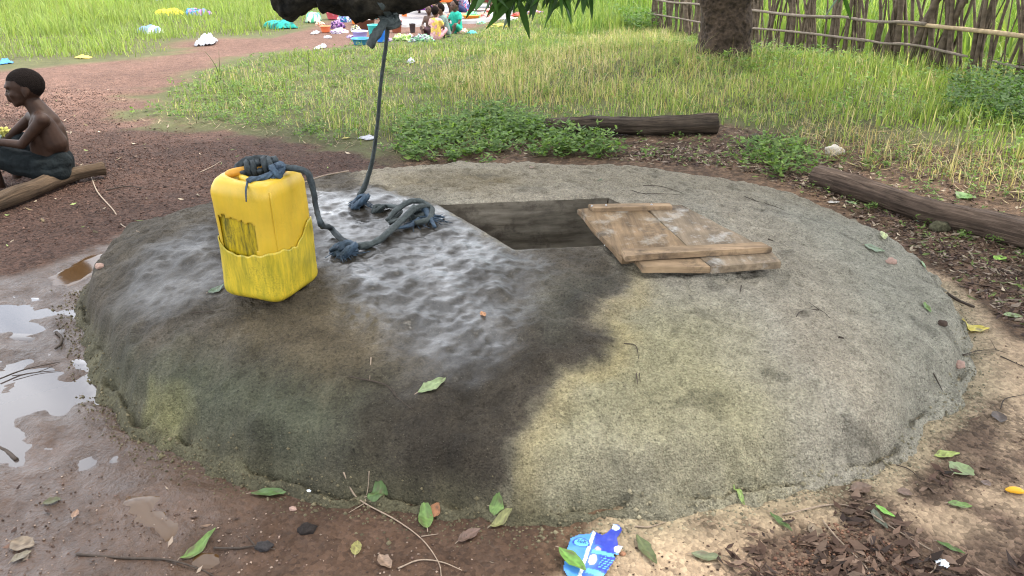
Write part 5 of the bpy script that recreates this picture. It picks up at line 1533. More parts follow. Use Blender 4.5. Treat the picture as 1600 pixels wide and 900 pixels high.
LV = [
 (675,605,58,27,GP,'pale green leaf lying alone on the dark wet front of the slab',.34),
 (310,853,86,40,GB,'large bright green leaf on the wet mud at lower left',.26),
 (420,772,66,2,GM_,'mid green narrow leaf flat on the mud in front of the dark wet slab',.28),
 (590,776,40,8,GM_,'dull green leaf tucked under the twig at the slab foot',.5),
 (665,809,48,98,GB,'upright oval green leaf beside a curled brown leaf',.55),
 (680,799,22,-30,(.28,.12,.05),'small curled orange brown leaf touching the oval green leaf',.6),
 (776,795,28,-10,GB,'small pointed green leaf above the yellowish curled leaf',.6),
 (783,812,52,38,(.22,.22,.09),'yellowish green curled leaf half sunk in mud left of the blue packet',.4),
 (894,884,66,-40,(.13,.27,.05),'broad green leaf lying across the blue packet',.42),
 (1010,863,66,-55,OL,'olive leaf with wavy edge right of the blue packet',.36),
 (1103,871,56,-8,(.14,.16,.09),'grey green curled leaf on the sand below the slab',.32),
 (1220,818,54,-40,GM_,'dark green narrow leaf near the sand at the slab front',.26),
 (1382,801,44,-32,(.20,.42,.08),'bright fresh green leaf on the brown litter',.34),
 (1372,812,56,-52,(.10,.11,.08),'grey leaf under the bright fresh green leaf',.28),
 (1499,791,46,-8,GB,'green leaf lying level on sand left of the yellow pod',.30),
 (1479,712,48,5,(.30,.36,.10),'yellow green leaf at the slab\'s lower right foot',.28),
 (1501,737,32,28,GP,'pale jagged green leaf just below the yellow green one',.75),
 (1155,775,44,-62,(.24,.34,.10),'narrow light green leaf propped on the cracked slab edge',.26),
 (1524,508,54,-18,YL,'large yellow leaf on the pale sand right of the slab',.34),
 (1582,495,36,-5,GP,'pale green leaf at the right edge beyond the yellow leaf',.42),
 (1449,482,22,-60,GB,'small green leaf on the right rim of the slab',.4),
 (1366,390,40,-18,(.22,.28,.19),'grey green leaf on the border of slab and litter',.34),
 (1485,858,58,-24,(.07,.13,.03),'long dark green leaf at the lower right',.18),
 (82,785,36,14,(.09,.09,.04),'dull olive leaf on the wet mud at far lower left',.48),
 (36,852,44,-10,(.20,.15,.10),'large dry brown leaf at the lower left corner, upper of two',.55),
 (34,872,44,28,(.19,.16,.11),'dry brown leaf folded under its twin at the lower left corner',.45),
 (118,805,18,60,(.28,.17,.11),'tiny brown leaf scrap on the wet mud right of the olive leaf',.7),
 (733,839,48,30,(.15,.095,.075),'purplish brown leaf on the mud left of the packet',.36),
 (557,858,28,80,(.26,.24,.08),'yellowish upright leaf standing in the mud near the twig',.6),
 (602,880,34,-50,(.25,.17,.12),'crumpled dry brown leaf at the bottom edge',.6),
 (338,452,34,28,(.15,.21,.15),'grey green leaf on the wet slab left of the jerrycan',.3),
 (755,493,12,-50,(.42,.20,.09),'tiny orange leaf on the shining wet part of the slab',.6),
 (1508,309,30,14,(.12,.24,.05),'rounded green leaf behind the grey log',.75),
 (1562,405,24,15,(.25,.45,.06),'bright lime leaf in the litter at the right edge',.5),
 (1381,367,18,60,(.42,.46,.22),'pale yellow green leaf in the litter between log and slab',.5),
 (1441,347,26,0,(.40,.48,.42),'pale silvery leaf by the mossy stone at the grey log',.4),
 (1330,318,20,-15,(.22,.34,.16),'green leaf under the left end of the grey log',.5),
 (1302,318,24,0,(.38,.36,.34),'grey dry leaf at the back right rim of the slab',.4),
 (937,283,10,0,(.05,.10,.04),'tiny dark green leaf on the back of the slab',.6),
 (541,217,16,5,(.5,.42,.10),'small yellow leaf at the meadow edge behind the slab',.5),
 (1442,416,18,-40,(.25,.36,.2),'small pale green leaf on the sand by the slab\'s right rim',.5),
 (1540,690,0,0,None,'',0),
 (832,263,16,10,(.30,.20,.15),'dry brown leaf on the back rim of the slab',.5),
 (1413,772,30,-15,(.17,.115,.09),'large brown dead leaf at the slab foot near the litter',.6),
 (1345,765,40,10,(.15,.10,.075),'crumpled dark brown leaf against the slab\'s front right foot',.5),
 (1560,655,22,-70,(.08,.06,.05),'black rotten leaf on the sand right of the slab',.9),
 (1540,757,20,-30,(.18,.13,.11),'brown crumpled leaf on sand above the yellow pod',.7),
 (1275,835,44,-55,(.19,.14,.09),'broad tan leaf in the litter left of the gravel heap',.6),
]
for (a, b, l, an, c, lab, wr_) in LV:
    if l: leaf(a, b, l, an, c, lab, lift=.018 if 'across the blue packet' in lab else .004, wr= wr_ * (1.5 if abs(math.sin(math.radians(an))) < .5 else .95), wavy=.4)

# ------------------------------------------------------------------ twigs
def twig(pts, r, label, m_='twig', branches=(), lift=.004, taper=.45, high=None):
    P3 = [on(a, b) + np.array([0, 0, lift]) for a, b in pts]
    if high:
        for i, h in high.items(): P3[i] = P3[i] + np.array([0, 0, h])
    c = tuple(P3[len(P3) // 2])
    mb = MB(); V, F = tube_vf(pathsm(P3, 6), [r, r * .85, r * taper], 7, rough=.25, seed=pts[0][0], rs=60); mb.add(V, F)
    for bp in branches:
        Q = [on(a, b) + np.array([0, 0, lift]) for a, b in bp]; V, F = tube_vf(pathsm(Q, 5), [r * .7, r * .3], 6, rough=.2); mb.add(V, F)
    o = link('twig', mb.mesh('twig', M[m_], loc=c), None, c)
    return tag(o, label, 'twig')
twig([(140,268),(152,300),(178,330),(190,352),(218,364)], .004, 'pale bent stem from the boy\'s log towards the slab', 'twigl')
twig([(537,740),(552,772),(570,788),(620,815),(660,845),(685,880),(690,905)], .0022, 'long pale twig curving from the slab foot to the bottom edge', 'twigl', ([(577,738),(575,765),(570,788)], [(570,788),(545,803)], [(658,840),(685,836)]))
twig([(120,868),(200,874),(260,876),(310,890),(340,905)], .003, 'long thin dark twig along the bottom left mud', 'twig')
twig([(985,298),(1002,303),(1030,304),(1062,305)], .0016, 'forked black twig on the slab behind the hatch cover', 'twig', ([(1002,303),(1018,308)],))
twig([(1005,291),(1030,292),(1052,298),(1066,303)], .0016, 'thin dark twig behind the forked one at the back of the slab', 'twig')
twig([(1163,308),(1180,315),(1205,322),(1224,329)], .0018, 'crooked dark twig on the slab right of the hatch cover back corner', 'twig', ([(1180,315),(1172,309)],))
twig([(1244,496),(1252,488),(1280,486),(1297,499)], .0018, 'arched dark twig on the right part of the slab', 'twig', ([(1280,486),(1264,474)],))
twig([(975,538),(993,542),(998,563)], .0016, 'hooked dark twig on the yellowish dry middle of the slab', 'twig')
twig([(994,585),(996,602)], .0018, 'short dark stub below the hooked twig', 'twig', ([(999,585),(1000,600)],))
twig([(0,597),(40,582),(95,570)], .0026, 'dark stick across the puddle at left', 'twig', ([(20,592),(60,586),(95,572)],), lift=.012)
twig([(-12,698),(10,708),(27,722)], .007, 'thick dark stick end at the left edge in the mud', 'twig', lift=.008, taper=.9)
twig([(88,521),(97,530),(95,540),(87,547)], .0055, 'curved black stick fragment by the left rim of the slab', 'twig', lift=.006, taper=.8)
twig([(1222,806),(1300,790),(1350,800),(1400,830),(1470,870),(1500,885)], .0022, 'long arching grey twig over the litter at lower right', 'twigl')
twig([(1285,815),(1310,845),(1350,885),(1362,905)], .002, 'straight grey twig slanting over the gravel heap', 'twigl')
twig([(1504,556),(1530,549),(1556,548)], .0018, 'thin grey twig on the sand right of the slab', 'twig', ([(1504,557),(1556,550)], [(1556,548),(1547,532)], [(1556,548),(1574,554)]))
twig([(1563,558),(1600,575)], .0022, 'dark straight twig at the right edge on the sand', 'twig')
twig([(1462,865),(1460,890),(1440,905)], .002, 'bent pale twig by the white scrap', 'twigl', ([(1466,858),(1485,890)],))
twig([(992,824),(1015,825),(1040,817)], .002, 'short brown twig on wet sand above the olive leaf', 'twigl')
twig([(622,890),(655,877),(690,880),(722,893)], .002, 'pale twig bowed along the bottom edge', 'twigl')
twig([(545,590),(600,602),(620,622),(645,642)], .002, 'thin dark root like twig on the wet slab front left of the pale leaf', 'twig', ([(620,622),(612,605)],))
twig([(580,560),(578,595)], .002, 'short straight pale straw standing out on the wet slab', 'twigl')
twig([(335,858),(375,858),(400,855),(430,860)], .003, 'black rotten twig right of the large green leaf', 'twig', ([(400,855),(385,838)],))
twig([(313,270),(330,262),(345,253)], .003, 'short pale stick on the red gravel behind the jerrycan', 'twigl')
twig([(165,298),(200,292),(240,297)], .003, 'dark root lying on gravel right of the boy\'s log', 'twig')
twig([(545,270),(505,278),(470,290)], .004, 'grey stick lying at the back rim of the slab behind the jerrycan', 'twigl', lift=.01)
twig([(1480,460),(1500,472),(1522,481)], .0065, 'thick dark twig at the edge of the sand and litter', 'twig', taper=.8)
twig([(1310,528),(1318,530)], .004, 'black speck of bark on the right part of the slab', 'twig')
twig([(1158,448),(1156,460)], .002, 'short black hooked twig on the slab below the hatch cover', 'twig')
twig([(1400,728),(1420,735),(1440,752)], .0018, 'thin dark stem against the slab\'s right front', 'twig')
twig([(1458,585),(1472,612)], .002, 'brown needle of wood on the slab\'s right shoulder', 'twig')
twig([(1563,640),(1570,625),(1600,618)], .002, 'thin root on the sand at the right edge', 'twig')
twig([(1200,375),(1208,378)], .003, 'tiny bark chip by the hatch cover\'s right edge', 'twig')
twig([(300,490),(335,488)], .002, 'thin dark twig on the wet slab below the grey green leaf', 'twig')
twig([(1270,278),(1330,282),(1380,290)], .003, 'brown stem lying on the litter by the grey log\'s left end', 'twig')
# tall grass stalks
def stalk(p, pts, label):
    b = on_g(*p); y = b[1]
    P3 = [b] + [QY(a, c, y - .02 * i) for i, (a, c) in enumerate(pts)]
    V, F = tube_vf(pathsm(P3, 5), [.004, .003, .0015], 6); o = link('grass_stalk', MB().add(V, F, (.07, .11, .03)).mesh('grass_stalk', M['litter'], col=True, loc=tuple(b)), None, tuple(b)); tag(o, label, 'grass stalk')
stalk((340, 128), [(340,110),(330,92),(320,80)], 'dark leaning grass stalk beside the path, left of the upright one')
stalk((345, 125), [(343,105),(342,80)], 'dark upright grass stalk beside the path')
stalk((482, 118), [(482,100),(481,82)], 'thin upright grass stalk in the meadow right of the path')

# ------------------------------------------------------------------ stones, pod, scraps, packet
def stone(px, py, wpx, hr, m_, label, seed, cat='stone', name='stone'):
    b = on(px, py); R = metres(wpx, b) * .5
    bm = bmesh.new(); bmesh.ops.create_icosphere(bm, subdivisions=3, radius=1)
    for v in bm.verts:
        n = mn.noise(v.co * 1.6 + Vector((seed, 0, 0))) * .35 + mn.noise(v.co * 4 + Vector((seed, 0, 0))) * .12
        v.co = v.co * (1 + n); v.co.x *= R; v.co.y *= R * .8; v.co.z *= R * hr
    me = bpy.data.meshes.new(name); bm.to_mesh(me); bm.free(); me.materials.append(m_)
    me.polygons.foreach_set('use_smooth', np.ones(len(me.polygons), bool))
    tag(link(name, me, None, (b[0], b[1], b[2] + R * hr * .45)), label, cat)
SG = simple('grey_stone', (.30, .27, .24), .85, .4, 40, .6); SM = simple('mossy_stone', (.075, .07, .04), .95, .6, 60, .8, .01)
SPk = simple('pinkish_stone', (.38, .25, .20), .85, .3, 60, .5)
stone(1303, 240, 30, .6, simple('pale_stone', (.5, .45, .38), .85, .3, 40, .6), 'pale stone in the grass above the grey log', 1)
stone(1467, 360, 28, .8, SM, 'round mossy stone against the grey log', 2)
stone(1178, 218, 18, .7, SM, 'dark small stone right of the dark log', 3)
stone(1392, 411, 16, .7, SPk, 'small pinkish stone on the right rim of the slab', 4)
stone(1472, 507, 16, .6, simple('dark_clod', (.06, .04, .03), .95, .4, 60, .6), 'dark clod on the right rim of the slab', 5)
stone(1498, 572, 18, .7, SPk, 'pinkish stone lodged at the slab\'s right foot', 6)
stone(458, 796, 11, .6, SPk, 'tiny pink stone on the mud below the slab', 7)
stone(156, 418, 14, .7, SPk, 'pink stone in the brown puddle by the slab\'s left rim', 8)
stone(480, 828, 30, .35, simple('black_cone', (.02, .015, .013), .95, .4, 90, .9, .01), 'black rotten seed cone on the mud at lower centre left', 9, 'seed cone', 'seed_cone')
stone(413, 855, 26, .4, simple('black_lump', (.03, .026, .026), .8, .5, 60, .9, .01), 'black lump of rotten leaf on the mud near the bottom edge', 10, 'lump', 'mud_lump')
stone(973, 826 + 40, 10, .6, simple('brown_pebble', (.28, .14, .08), .8, .3, 50, .4), 'brown pebble right of the blue packet', 11)
stone(482, 768, 8, .5, M['wpaper'], 'white pebble right of the mid green leaf', 12)
def pod():
    b = on(1584, 770); L = metres(26, b)
    V, F = tube_vf(pathsm([b + np.array([-L * .5, .004, .008]), b + np.array([0, 0, .010]), b + np.array([L * .5, -.006, .008])], 6), [.003, .0085, .0095, .009, .004], 14)
    tag(link('seed_pod', MB().add(V, F).mesh('seed_pod', simple('orange_pod', (.75, .40, .03), .35, .15, 30, .1), loc=tuple(b)), None, tuple(b)), 'bright orange yellow seed pod at the lower right edge', 'seed pod')
pod()
def crumple(name, px, py, wpx, dpx, h, col, label, cat, m_=None, seed=0, colfn=None, rot=0, n=26, thick=.003, lobes=1.0, asp=None, flat=True):
    """a crumpled cloth or film lying on the ground: folded sheet with an irregular outline"""
    b = on_g(px, py); W = metres(wpx, b); D = metres(dpx, b) / max(.15, math.sin(math.atan2(CAMH - b[2], b[1]))) if asp is None else W * asp
    V, C, idx = [], [], {}
    R_ = rotm(math.radians(rot))
    for j in range(n + 1):
        for i in range(n + 1):
            u, v = i / n * 2 - 1, j / n * 2 - 1
            r = math.hypot(u, v); a = math.atan2(v, u)
            lim = 1 * (.78 + .35 * mn.noise(Vector((math.cos(a) * 1.3 * lobes, math.sin(a) * 1.3 * lobes, seed))))
            if r > lim + .08: continue
            k = min(r / lim, 1)
            fx = mn.noise(Vector((u * 3, v * 3, seed + 5))) ; f2 = abs(mn.noise(Vector((u * 6, v * 5, seed + 9))))
            if flat and h > .1: z = .62 * h * ((1 - k ** 7) * (.8 + .3 * fx) + .16 * f2) + .006
            else: z = h * ((1 - k ** 2.2) * (.55 + .7 * fx) + .5 * f2) + .006
            p = R_ @ np.array([u * W * .5 + fx * W * .05, v * D * .5, 0])
            gx_, gy_ = b[0] + p[0], b[1] + p[1]
            idx[(i, j)] = len(V); V.append((gx_, gy_, max(z, .004)))
            c = colfn(u, v) if colfn else col
            C.append(tuple(np.array(c) * (1 + .1 * fx)))
    Va = np.array(V); Va[:, 2] += ground_h(Va[:, 0], Va[:, 1]); V = Va
    F = [(idx[(i, j)], idx[(i + 1, j)], idx[(i + 1, j + 1)], idx[(i, j + 1)]) for j in range(n) for i in range(n) if all(q in idx for q in ((i, j), (i + 1, j), (i + 1, j + 1), (i, j + 1)))]
    mb = MB(); mb.addc(V, F, C)
    o = link(name, mb.mesh(name, m_ or M['cloth'], col=True, loc=tuple(b)), None, tuple(b))
    s = o.modifiers.new('t', 'SOLIDIFY'); s.thickness = thick
    return tag(o, label, cat)
crumple('scrap', 1467, 893, 28, 16, .006, (.7, .75, .8), 'torn bluish white scrap at the bottom right', 'scrap', M['wpaper'], 3, n=14)
crumple('plastic_bag', 322, 70, 32, 12, .17, (.8, .8, .82), 'crumpled white plastic bag at the edge of the path', 'plastic bag', M['bag'], 4, flat=False)
crumple('rag', 575, 218, 34, 8, .02, (.6, .62, .68), 'white shredded plastic scrap behind the slab near the rope', 'scrap', M['bag'], 14)
crumple('rag', 8, 100, 26, 5, .06, (.10, .28, .62), 'blue rag at the left edge beyond the path', 'rag', None, 15)
crumple('rag', 130, 91, 26, 5, .04, (.62, .48, .12), 'yellow dry rag at the edge of the field', 'rag', None, 16)
def stripes(u, v): return (.78, .82, .85) if (.25 < u < .5 or .68 < u < .9) else (.16, .24, .45)
crumple('cloth', 236, 52, 46, 9, .20, None, 'blue cloth with white stripes spread on the grass', 'cloth', None, 21, stripes)
crumple('cloth', 262, 24, 62, 8, .20, (.85, .62, .05), 'bright yellow cloth drying on the grass', 'cloth', None, 22)
crumple('cloth', 250, 2, 14, 6, .15, (.26, .20, .55), 'violet cloth drying behind the yellow one', 'cloth', None, 23)
def multi(u, v):
    q = mn.noise(Vector((u * 5, v * 5, 2)))
    return (.45, .10, .45) if q > .15 else ((.08, .20, .55) if q > -.1 else ((.05, .35, .45) if q > -.3 else (.03, .02, .04)))
crumple('cloth', 307, 24, 46, 8, .22, None, 'blue and purple patterned cloth drying on the grass', 'cloth', None, 24, multi)
def teal(u, v): return (.03, .30, .24) if mn.noise(Vector((u * 5, v * 5, 7))) > -.15 else (.02, .10, .10)
crumple('cloth', 437, 44, 62, 9, .22, None, 'long teal cloth spread over the grass left of the washing', 'cloth', None, 25, teal)
def gp_(a, b, c, s=4.): 
    def f(u, v):
        q = mn.noise(Vector((u * s, v * s, a[0] * 9)))
        return a if q > .12 else (b if q > -.18 else c)
    return f
crumple('cloth', 490, 34, 28, 9, .28, None, 'green and cream cloth heap at the path edge', 'cloth', None, 26, gp_((.10, .45, .25), (.6, .62, .45), (.15, .3, .3)))
crumple('cloth', 493, 53, 14, 6, .05, (.8, .8, .85), 'small white bundle at the edge of the path', 'bundle', M['bag'], 27)
crumple('scrap', 497, 77, 12, 6, .05, (.7, .68, .55), 'pale paper scrap on the path, left of a pair', 'scrap', M['bag'], 28)
crumple('scrap', 505, 75, 12, 6, .06, (.7, .68, .55), 'pale paper scrap on the path, right of a pair', 'scrap', M['bag'], 29)
crumple('scrap', 642, 99, 16, 6, .07, (.7, .72, .75), 'white scrap caught in the meadow grass', 'scrap', M['bag'], 30)

def packet():
    px = [(891,843),(908,838),(920,838),(926,832),(929,833),(941,839),(947,836),(956,828),(956,822),(966,822),(972,830),(971,836),(965,845),(966,854),(974,857),(966,872),(958,870),(963,876),(946,902),(930,915),(890,912),(879,893),(884,865)]
    pts = [on(a, b) for a, b in px]
    base = np.mean(pts, axis=0); base[2] = float(surf(base[0], base[1])[0])
    poly = np.array([p[:2] for p in pts])
    lo, hi = poly.min(0), poly.max(0); n = 64
    a0 = np.array(on(905, 905)[:2]); a1 = np.array(on(928, 836)[:2]); ax = (a1 - a0) / np.linalg.norm(a1 - a0); bx = np.array([ax[1], -ax[0]])
    X = np.linspace(lo[0], hi[0], n); Y = np.linspace(lo[1], hi[1], n); xx, yy = np.meshgrid(X, Y); x = xx.ravel(); y = yy.ravel()
    s = sdf(x, y, poly)
    u = (x - a0[0]) * bx[0] + (y - a0[1]) * bx[1]; v = (x - a0[0]) * ax[0] + (y - a0[1]) * ax[1]
    z = surf(x, y) + .004 + .006 * fbm(x, y, 22, 3, 5) + .003 * np.abs(np.sin(u * 60)) * .6
    deep, mid, lite, wht = np.array([.03, .05, .36]), np.array([.05, .16, .55]), np.array([.12, .42, .78]), np.array([.75, .78, .80])
    c = mid + (deep - mid) * sstep(.40, .6, fbm(x, y, 18, 2, 6))[:, None]
    c = np.where((u < -.004)[:, None], lite * .35 + mid * .65, c)
    c = np.where(((v > .11) & (u > .01))[:, None], deep, c)
    band = (np.abs(v - .085 - u * .1) < .006) & (u > .01); c = np.where(band[:, None], lite, c)
    band = (np.abs(v - .025 + .1 * u) < .008) & (u > .01); c = np.where(band[:, None], lite, c)
    ln = (np.abs(((v * 130) % 1) - .5) < .14) & (u > .035) & (u < .075) & (v > .04) & (v < .08); c = np.where(ln[:, None], lite * 1.1, c)
    fig = (np.hypot((u - .018) / .010, (v - .06) / .018) < 1); c = np.where(fig[:, None], np.array([.55, .45, .40]), c)
    pk = (np.hypot((u - .022) / .007, (v - .098) / .006) < 1); c = np.where(pk[:, None], np.array([.65, .35, .45]), c)
    c = np.where((np.abs(u) < .004)[:, None], wht, c)
    ov = np.hypot((u + .022) / .022, (v - .105) / .016); c = np.where((ov < 1)[:, None], lite * 1.3, c); c = np.where(((ov < 1.0) & (ov > .82))[:, None], deep, c)
    cr_ = on(967, 862)[:2]; c = np.where((np.hypot(x - cr_[0], y - cr_[1]) < .013)[:, None], wht, c)
    cr2 = on(961, 828)[:2]; c = np.where((np.hypot(x - cr2[0], y - cr2[1]) < .011)[:, None], lite * .4 + wht * .6, c)
    i = np.arange(n * n).reshape(n, n); F = np.stack([i[:-1, :-1].ravel(), i[:-1, 1:].ravel(), i[1:, 1:].ravel(), i[1:, :-1].ravel()], 1)
    F = F[s[F].min(1) > 0]
    pm = attrmat('printed_plastic_film', .3, .12, 60, .2, .004, .5)
    me = mesh_np('plastic_packet', np.c_[x, y, z] - base, F, pm, True, {'col': c})
    o = tag(link('plastic_packet', me, None, tuple(base)), 'torn blue printed plastic packet on the mud at the bottom edge', 'packet')
    # small lettering in the oval
    td = bpy.data.curves.new('lettering', 'FONT'); td.body = 'SEK'; td.size = .016; td.extrude = .0003; td.align_x = 'CENTER'; td.align_y = 'CENTER'
    td.materials.append(simple('dark_blue_print', (.02, .03, .14), .4, .05, 5, 0))
    q = a0 + bx * -.020 + ax * .106
    to = bpy.data.objects.new('tmp', td); COL.objects.link(to)
    td2 = bpy.data.meshes.new_from_object(to.evaluated_get(bpy.context.evaluated_depsgraph_get())); bpy.data.objects.remove(to); td2.name = 'lettering'
    t_ = link('lettering', td2, o, (q[0] - base[0], q[1] - base[1], float(surf(q[0], q[1])[0]) + .013 - base[2]), (0, 0, math.atan2(bx[1], bx[0])))
packet()

# ------------------------------------------------------------------ washing place in the distance
WHT = simple('pale_wet_stone', (.22, .205, .20), .6, .25, 6, .4, .02)
def pad():
    q = gpoly([(618,40),(630,24),(655,12),(720,8),(790,10),(800,22),(760,34),(700,38),(660,42)])
    q = catmull(q, 4); c = q.mean(0); z = [float(ground_h(p[0], p[1])) for p in q]
    V = [(c[0], c[1], float(ground_h(*c)) + .05)] + [(p[0], p[1], zz + .045) for p, zz in zip(q, z)] + [(*(c + (p - c) * 1.04), zz - .05) for p, zz in zip(q, z)]
    n = len(q); F = [(0, 1 + k, 1 + (k + 1) % n) for k in range(n)] + [(1 + k, 1 + n + k, 1 + n + (k + 1) % n, 1 + (k + 1) % n) for k in range(n)]
    tag(link('washing_ground', MB().add(V, F).mesh('washing_ground', WHT, False)), 'pale wet paved washing place', kind='structure')
pad()
def basin(px, py, wpx, hpx, col, label, cat='basin', flare=1.35, inner=None, content=None, name='basin'):
    b = on_g(px, py); R = metres(wpx, b) * .5; H = metres(hpx, b) * 1.0
    seg = 28; prof = [(0, 0), (R / flare, 0), (R / flare * 1.03, .01), (R * .97, H * .93), (R * 1.04, H * .97), (R * 1.05, H), (R * .98, H), (R * .93, H * .9), (R / flare * .95, .02), (0, .02)]
    V = [(r * math.cos(2 * math.pi * k / seg), r * math.sin(2 * math.pi * k / seg), z) for r, z in prof for k in range(seg)]
    F = [(i * seg + k, i * seg + (k + 1) % seg, (i + 1) * seg + (k + 1) % seg, (i + 1) * seg + k) for i in range(len(prof) - 1) for k in range(seg)]
    root = thing(name, label, cat, (b[0], b[1], b[2] + .005))
    link('basin_body' if name == 'basin' else name + '_body', MB().add(V, F).mesh('basin_body', plastic('plastic_' + name + str(px), col)), root)
    rim = [(math.cos(a) * R * 1.04, math.sin(a) * R * 1.04, H) for a in np.linspace(0, 2 * math.pi, 25)]
    V, F = tube_vf(rim, R * .045, 8, cap=False); link('rim', MB().add(V, F).mesh('rim', plastic('rim_' + str(px), tuple(min(1, c * 1.25 + .03) for c in (inner or col)))), root)
    if content:
        cm, cc, lab, cat2 = content
        o = heap(b + np.array([0, 0, H * .75]), R * .85, R * .7 * cm, cc, lab, cat2)
    return root
def heap(c, R, h, colfn, label, cat='laundry', seed=None):
    seed = seed if seed is not None else int(c[0] * 100) % 97
    bm = bmesh.new(); bmesh.ops.create_icosphere(bm, subdivisions=4, radius=1)
    mb = MB(); V, C = [], []
    for v in bm.verts:
        n = abs(mn.noise(v.co * 2.2 + Vector((seed, 0, 0)))) * .7 - .15 + mn.noise(v.co * 5 + Vector((seed, 0, 3))) * .22
        k = 1 + n
        V.append((v.co.x * R * k, v.co.y * R * k * .8, max(v.co.z, -.25) * h * k)); C.append(colfn(v.co.x * 1.6, v.co.z * 1.6 + v.co.y) if callable(colfn) else colfn)
    F = [tuple(v.index for v in f.verts) for f in bm.faces]; bm.free(); mb.addc(V, F, C)
    return tag(link('laundry_heap', mb.mesh('laundry_heap', M['cloth'], col=True), None, (c[0], c[1], c[2] + h * .15)), label, cat)
def gheap(px, py, wpx, hpx, colfn, label, seed=1):
    b = on_g(px, py); heap(b, metres(wpx, b) * .5, metres(hpx, b) * .8, colfn, label, 'laundry', seed)
W_, K_ = (.5, .5, .53), (.03, .03, .05)
basin(518, 18, 18, 7, (.85, .25, .06), 'small orange basin at the back of the washing under the branch')
basin(520, 30, 20, 10, (.70, .12, .16), 'pink red basin heaped with white cloth near the branch', content=(1.0, W_, 'white cloth heaped in the pink basin', 'laundry'))
basin(545, 26, 22, 7, (.16, .07, .04), 'low dark brown basin right of the pink one')
basin(509, 51, 16, 9, (.80, .20, .08), 'orange red tub at the front left of the washing', 'basin')
basin(556, 38, 14, 9, (.85, .26, .05), 'little orange bowl between the heaps and brown tub')
basin(572, 46, 30, 15, (.13, .055, .035), 'wide dark brown tub in the middle of the washing', inner=(.55, .5, .48))
basin(590, 28, 18, 16, (.16, .06, .04), 'brown bucket with blue cloth beyond the wide brown tub', content=(1.0, (.05, .07, .35), 'dark blue cloth in the brown bucket', 'laundry'))
basin(620, 51, 18, 17, (.28, .09, .05), 'reddish brown bucket right of the hanging rope', content=(1.2, gp_((.06, .08, .40), (.5, .55, .65), (.04, .05, .2)), 'blue and white cloth bulging from the reddish bucket', 'laundry'))
basin(632, 28, 10, 14, (.80, .22, .06), 'narrow orange pail behind the blue and white cloth')
basin(564, 70, 28, 9, (.04, .22, .40), 'flat blue tub at the front of the washing')
basin(563, 62, 24, 12, (.42, .40, .85), 'lavender basin standing in the flat blue tub', inner=(.5, .5, .95))
basin(586, 63, 20, 22, (.05, .45, .42), 'teal bucket behind the loose rope end')
basin(596, 66, 16, 20, (.03, .20, .75), 'bright blue bucket beside the teal one')
basin(645, 52, 10, 13, (.06, .05, .05), 'dark bucket left of the bare chested child')
basin(737, 32, 28, 8, (.90, .32, .04), 'wide orange basin behind the seated children', content=(.6, (.2, .65, .3), 'green cloth in the wide orange basin', 'laundry'))
gheap(540, 34, 22, 14, gp_((.06, .08, .5), (.75, .75, .8), (.03, .25, .25)), 'blue and white laundry heap behind the striped one', 3)
gheap(528, 44, 20, 12, gp_((.15, .05, .22), (.03, .03, .06), (.5, .3, .45)), 'dark purple laundry heap beside the orange tub', 4)
gheap(556, 50, 16, 10, gp_((.4, .38, .15), (.05, .05, .05), (.6, .6, .6)), 'olive and white laundry heap left of the wide tub', 5)
gheap(572, 30, 32, 9, gp_((.08, .5, .45), (.6, .7, .7), (.05, .35, .4)), 'turquoise laundry heap behind the wide tub', 6)
gheap(530, 52, 26, 7, gp_((.75, .7, .72), (.2, .06, .25), (.75, .75, .8)), 'white and plum laundry spread right of the orange tub', 7)
gheap(628, 64, 30, 10, gp_((.30, .45, .12), (.12, .2, .06), (.6, .62, .4)), 'lime green laundry heap in front of the children', 8)
gheap(660, 65, 34, 11, gp_((.05, .06, .06), (.4, .42, .45), (.2, .5, .25)), 'black white and green laundry heap beside the bare chested child', 9)
gheap(640, 60, 12, 7, gp_((.6, .5, .4), (.5, .2, .2), (.7, .7, .7)), 'pale rag pile between the reddish bucket and the children', 21)
gheap(500, 40, 14, 6, gp_((.7, .3, .2), (.7, .6, .5), (.4, .2, .1)), 'orange and cream cloth right of the green heap', 22)
gheap(512, 60, 12, 4, (.62, .60, .62), 'flat white cloth in front of the orange red tub', 23)
gheap(650, 40, 16, 6, gp_((.5, .5, .52), (.2, .25, .4), (.6, .6, .6)), 'grey white laundry left of the bare chested child', 24)
gheap(548, 60, 12, 5, gp_((.1, .1, .3), (.5, .3, .5), (.6, .6, .6)), 'small plum laundry piece behind the lavender basin', 25)
gheap(752, 38, 14, 5, gp_((.1, .45, .4), (.6, .6, .3), (.2, .3, .2)), 'green cloth piece at the foot of the wide orange basin', 26)
basin(700, 34, 16, 7, (.35, .08, .05), 'maroon basin behind the dark headed child')
basin(768, 24, 18, 7, (.75, .12, .10), 'red basin at the far right of the washing place')
gheap(608, 65, 10, 6, (.45, .3, .5), 'small mauve cloth at the foot of the rope view', 10)
gheap(778, 42, 28, 5, gp_((.75, .6, .1), (.7, .3, .1), (.4, .5, .2)), 'yellow and orange cloth spread on the grass right of the children', 11)
gheap(725, 52, 18, 7, gp_((.7, .42, .25), (.5, .3, .3), (.7, .6, .5)), 'peach coloured cloth bundle behind the teal shirted child', 12)
gheap(738, 54, 16, 5, (.12, .5, .5), 'small turquoise cloth right of the peach bundle', 13)
gheap(810, 26, 20, 6, (.65, .12, .10), 'red cloth seen behind the hanging leaves', 14)
gheap(772, 26, 22, 6, gp_((.5, .7, .7), (.7, .75, .75), (.4, .6, .6)), 'pale aqua cloth on the grass edge behind', 15)
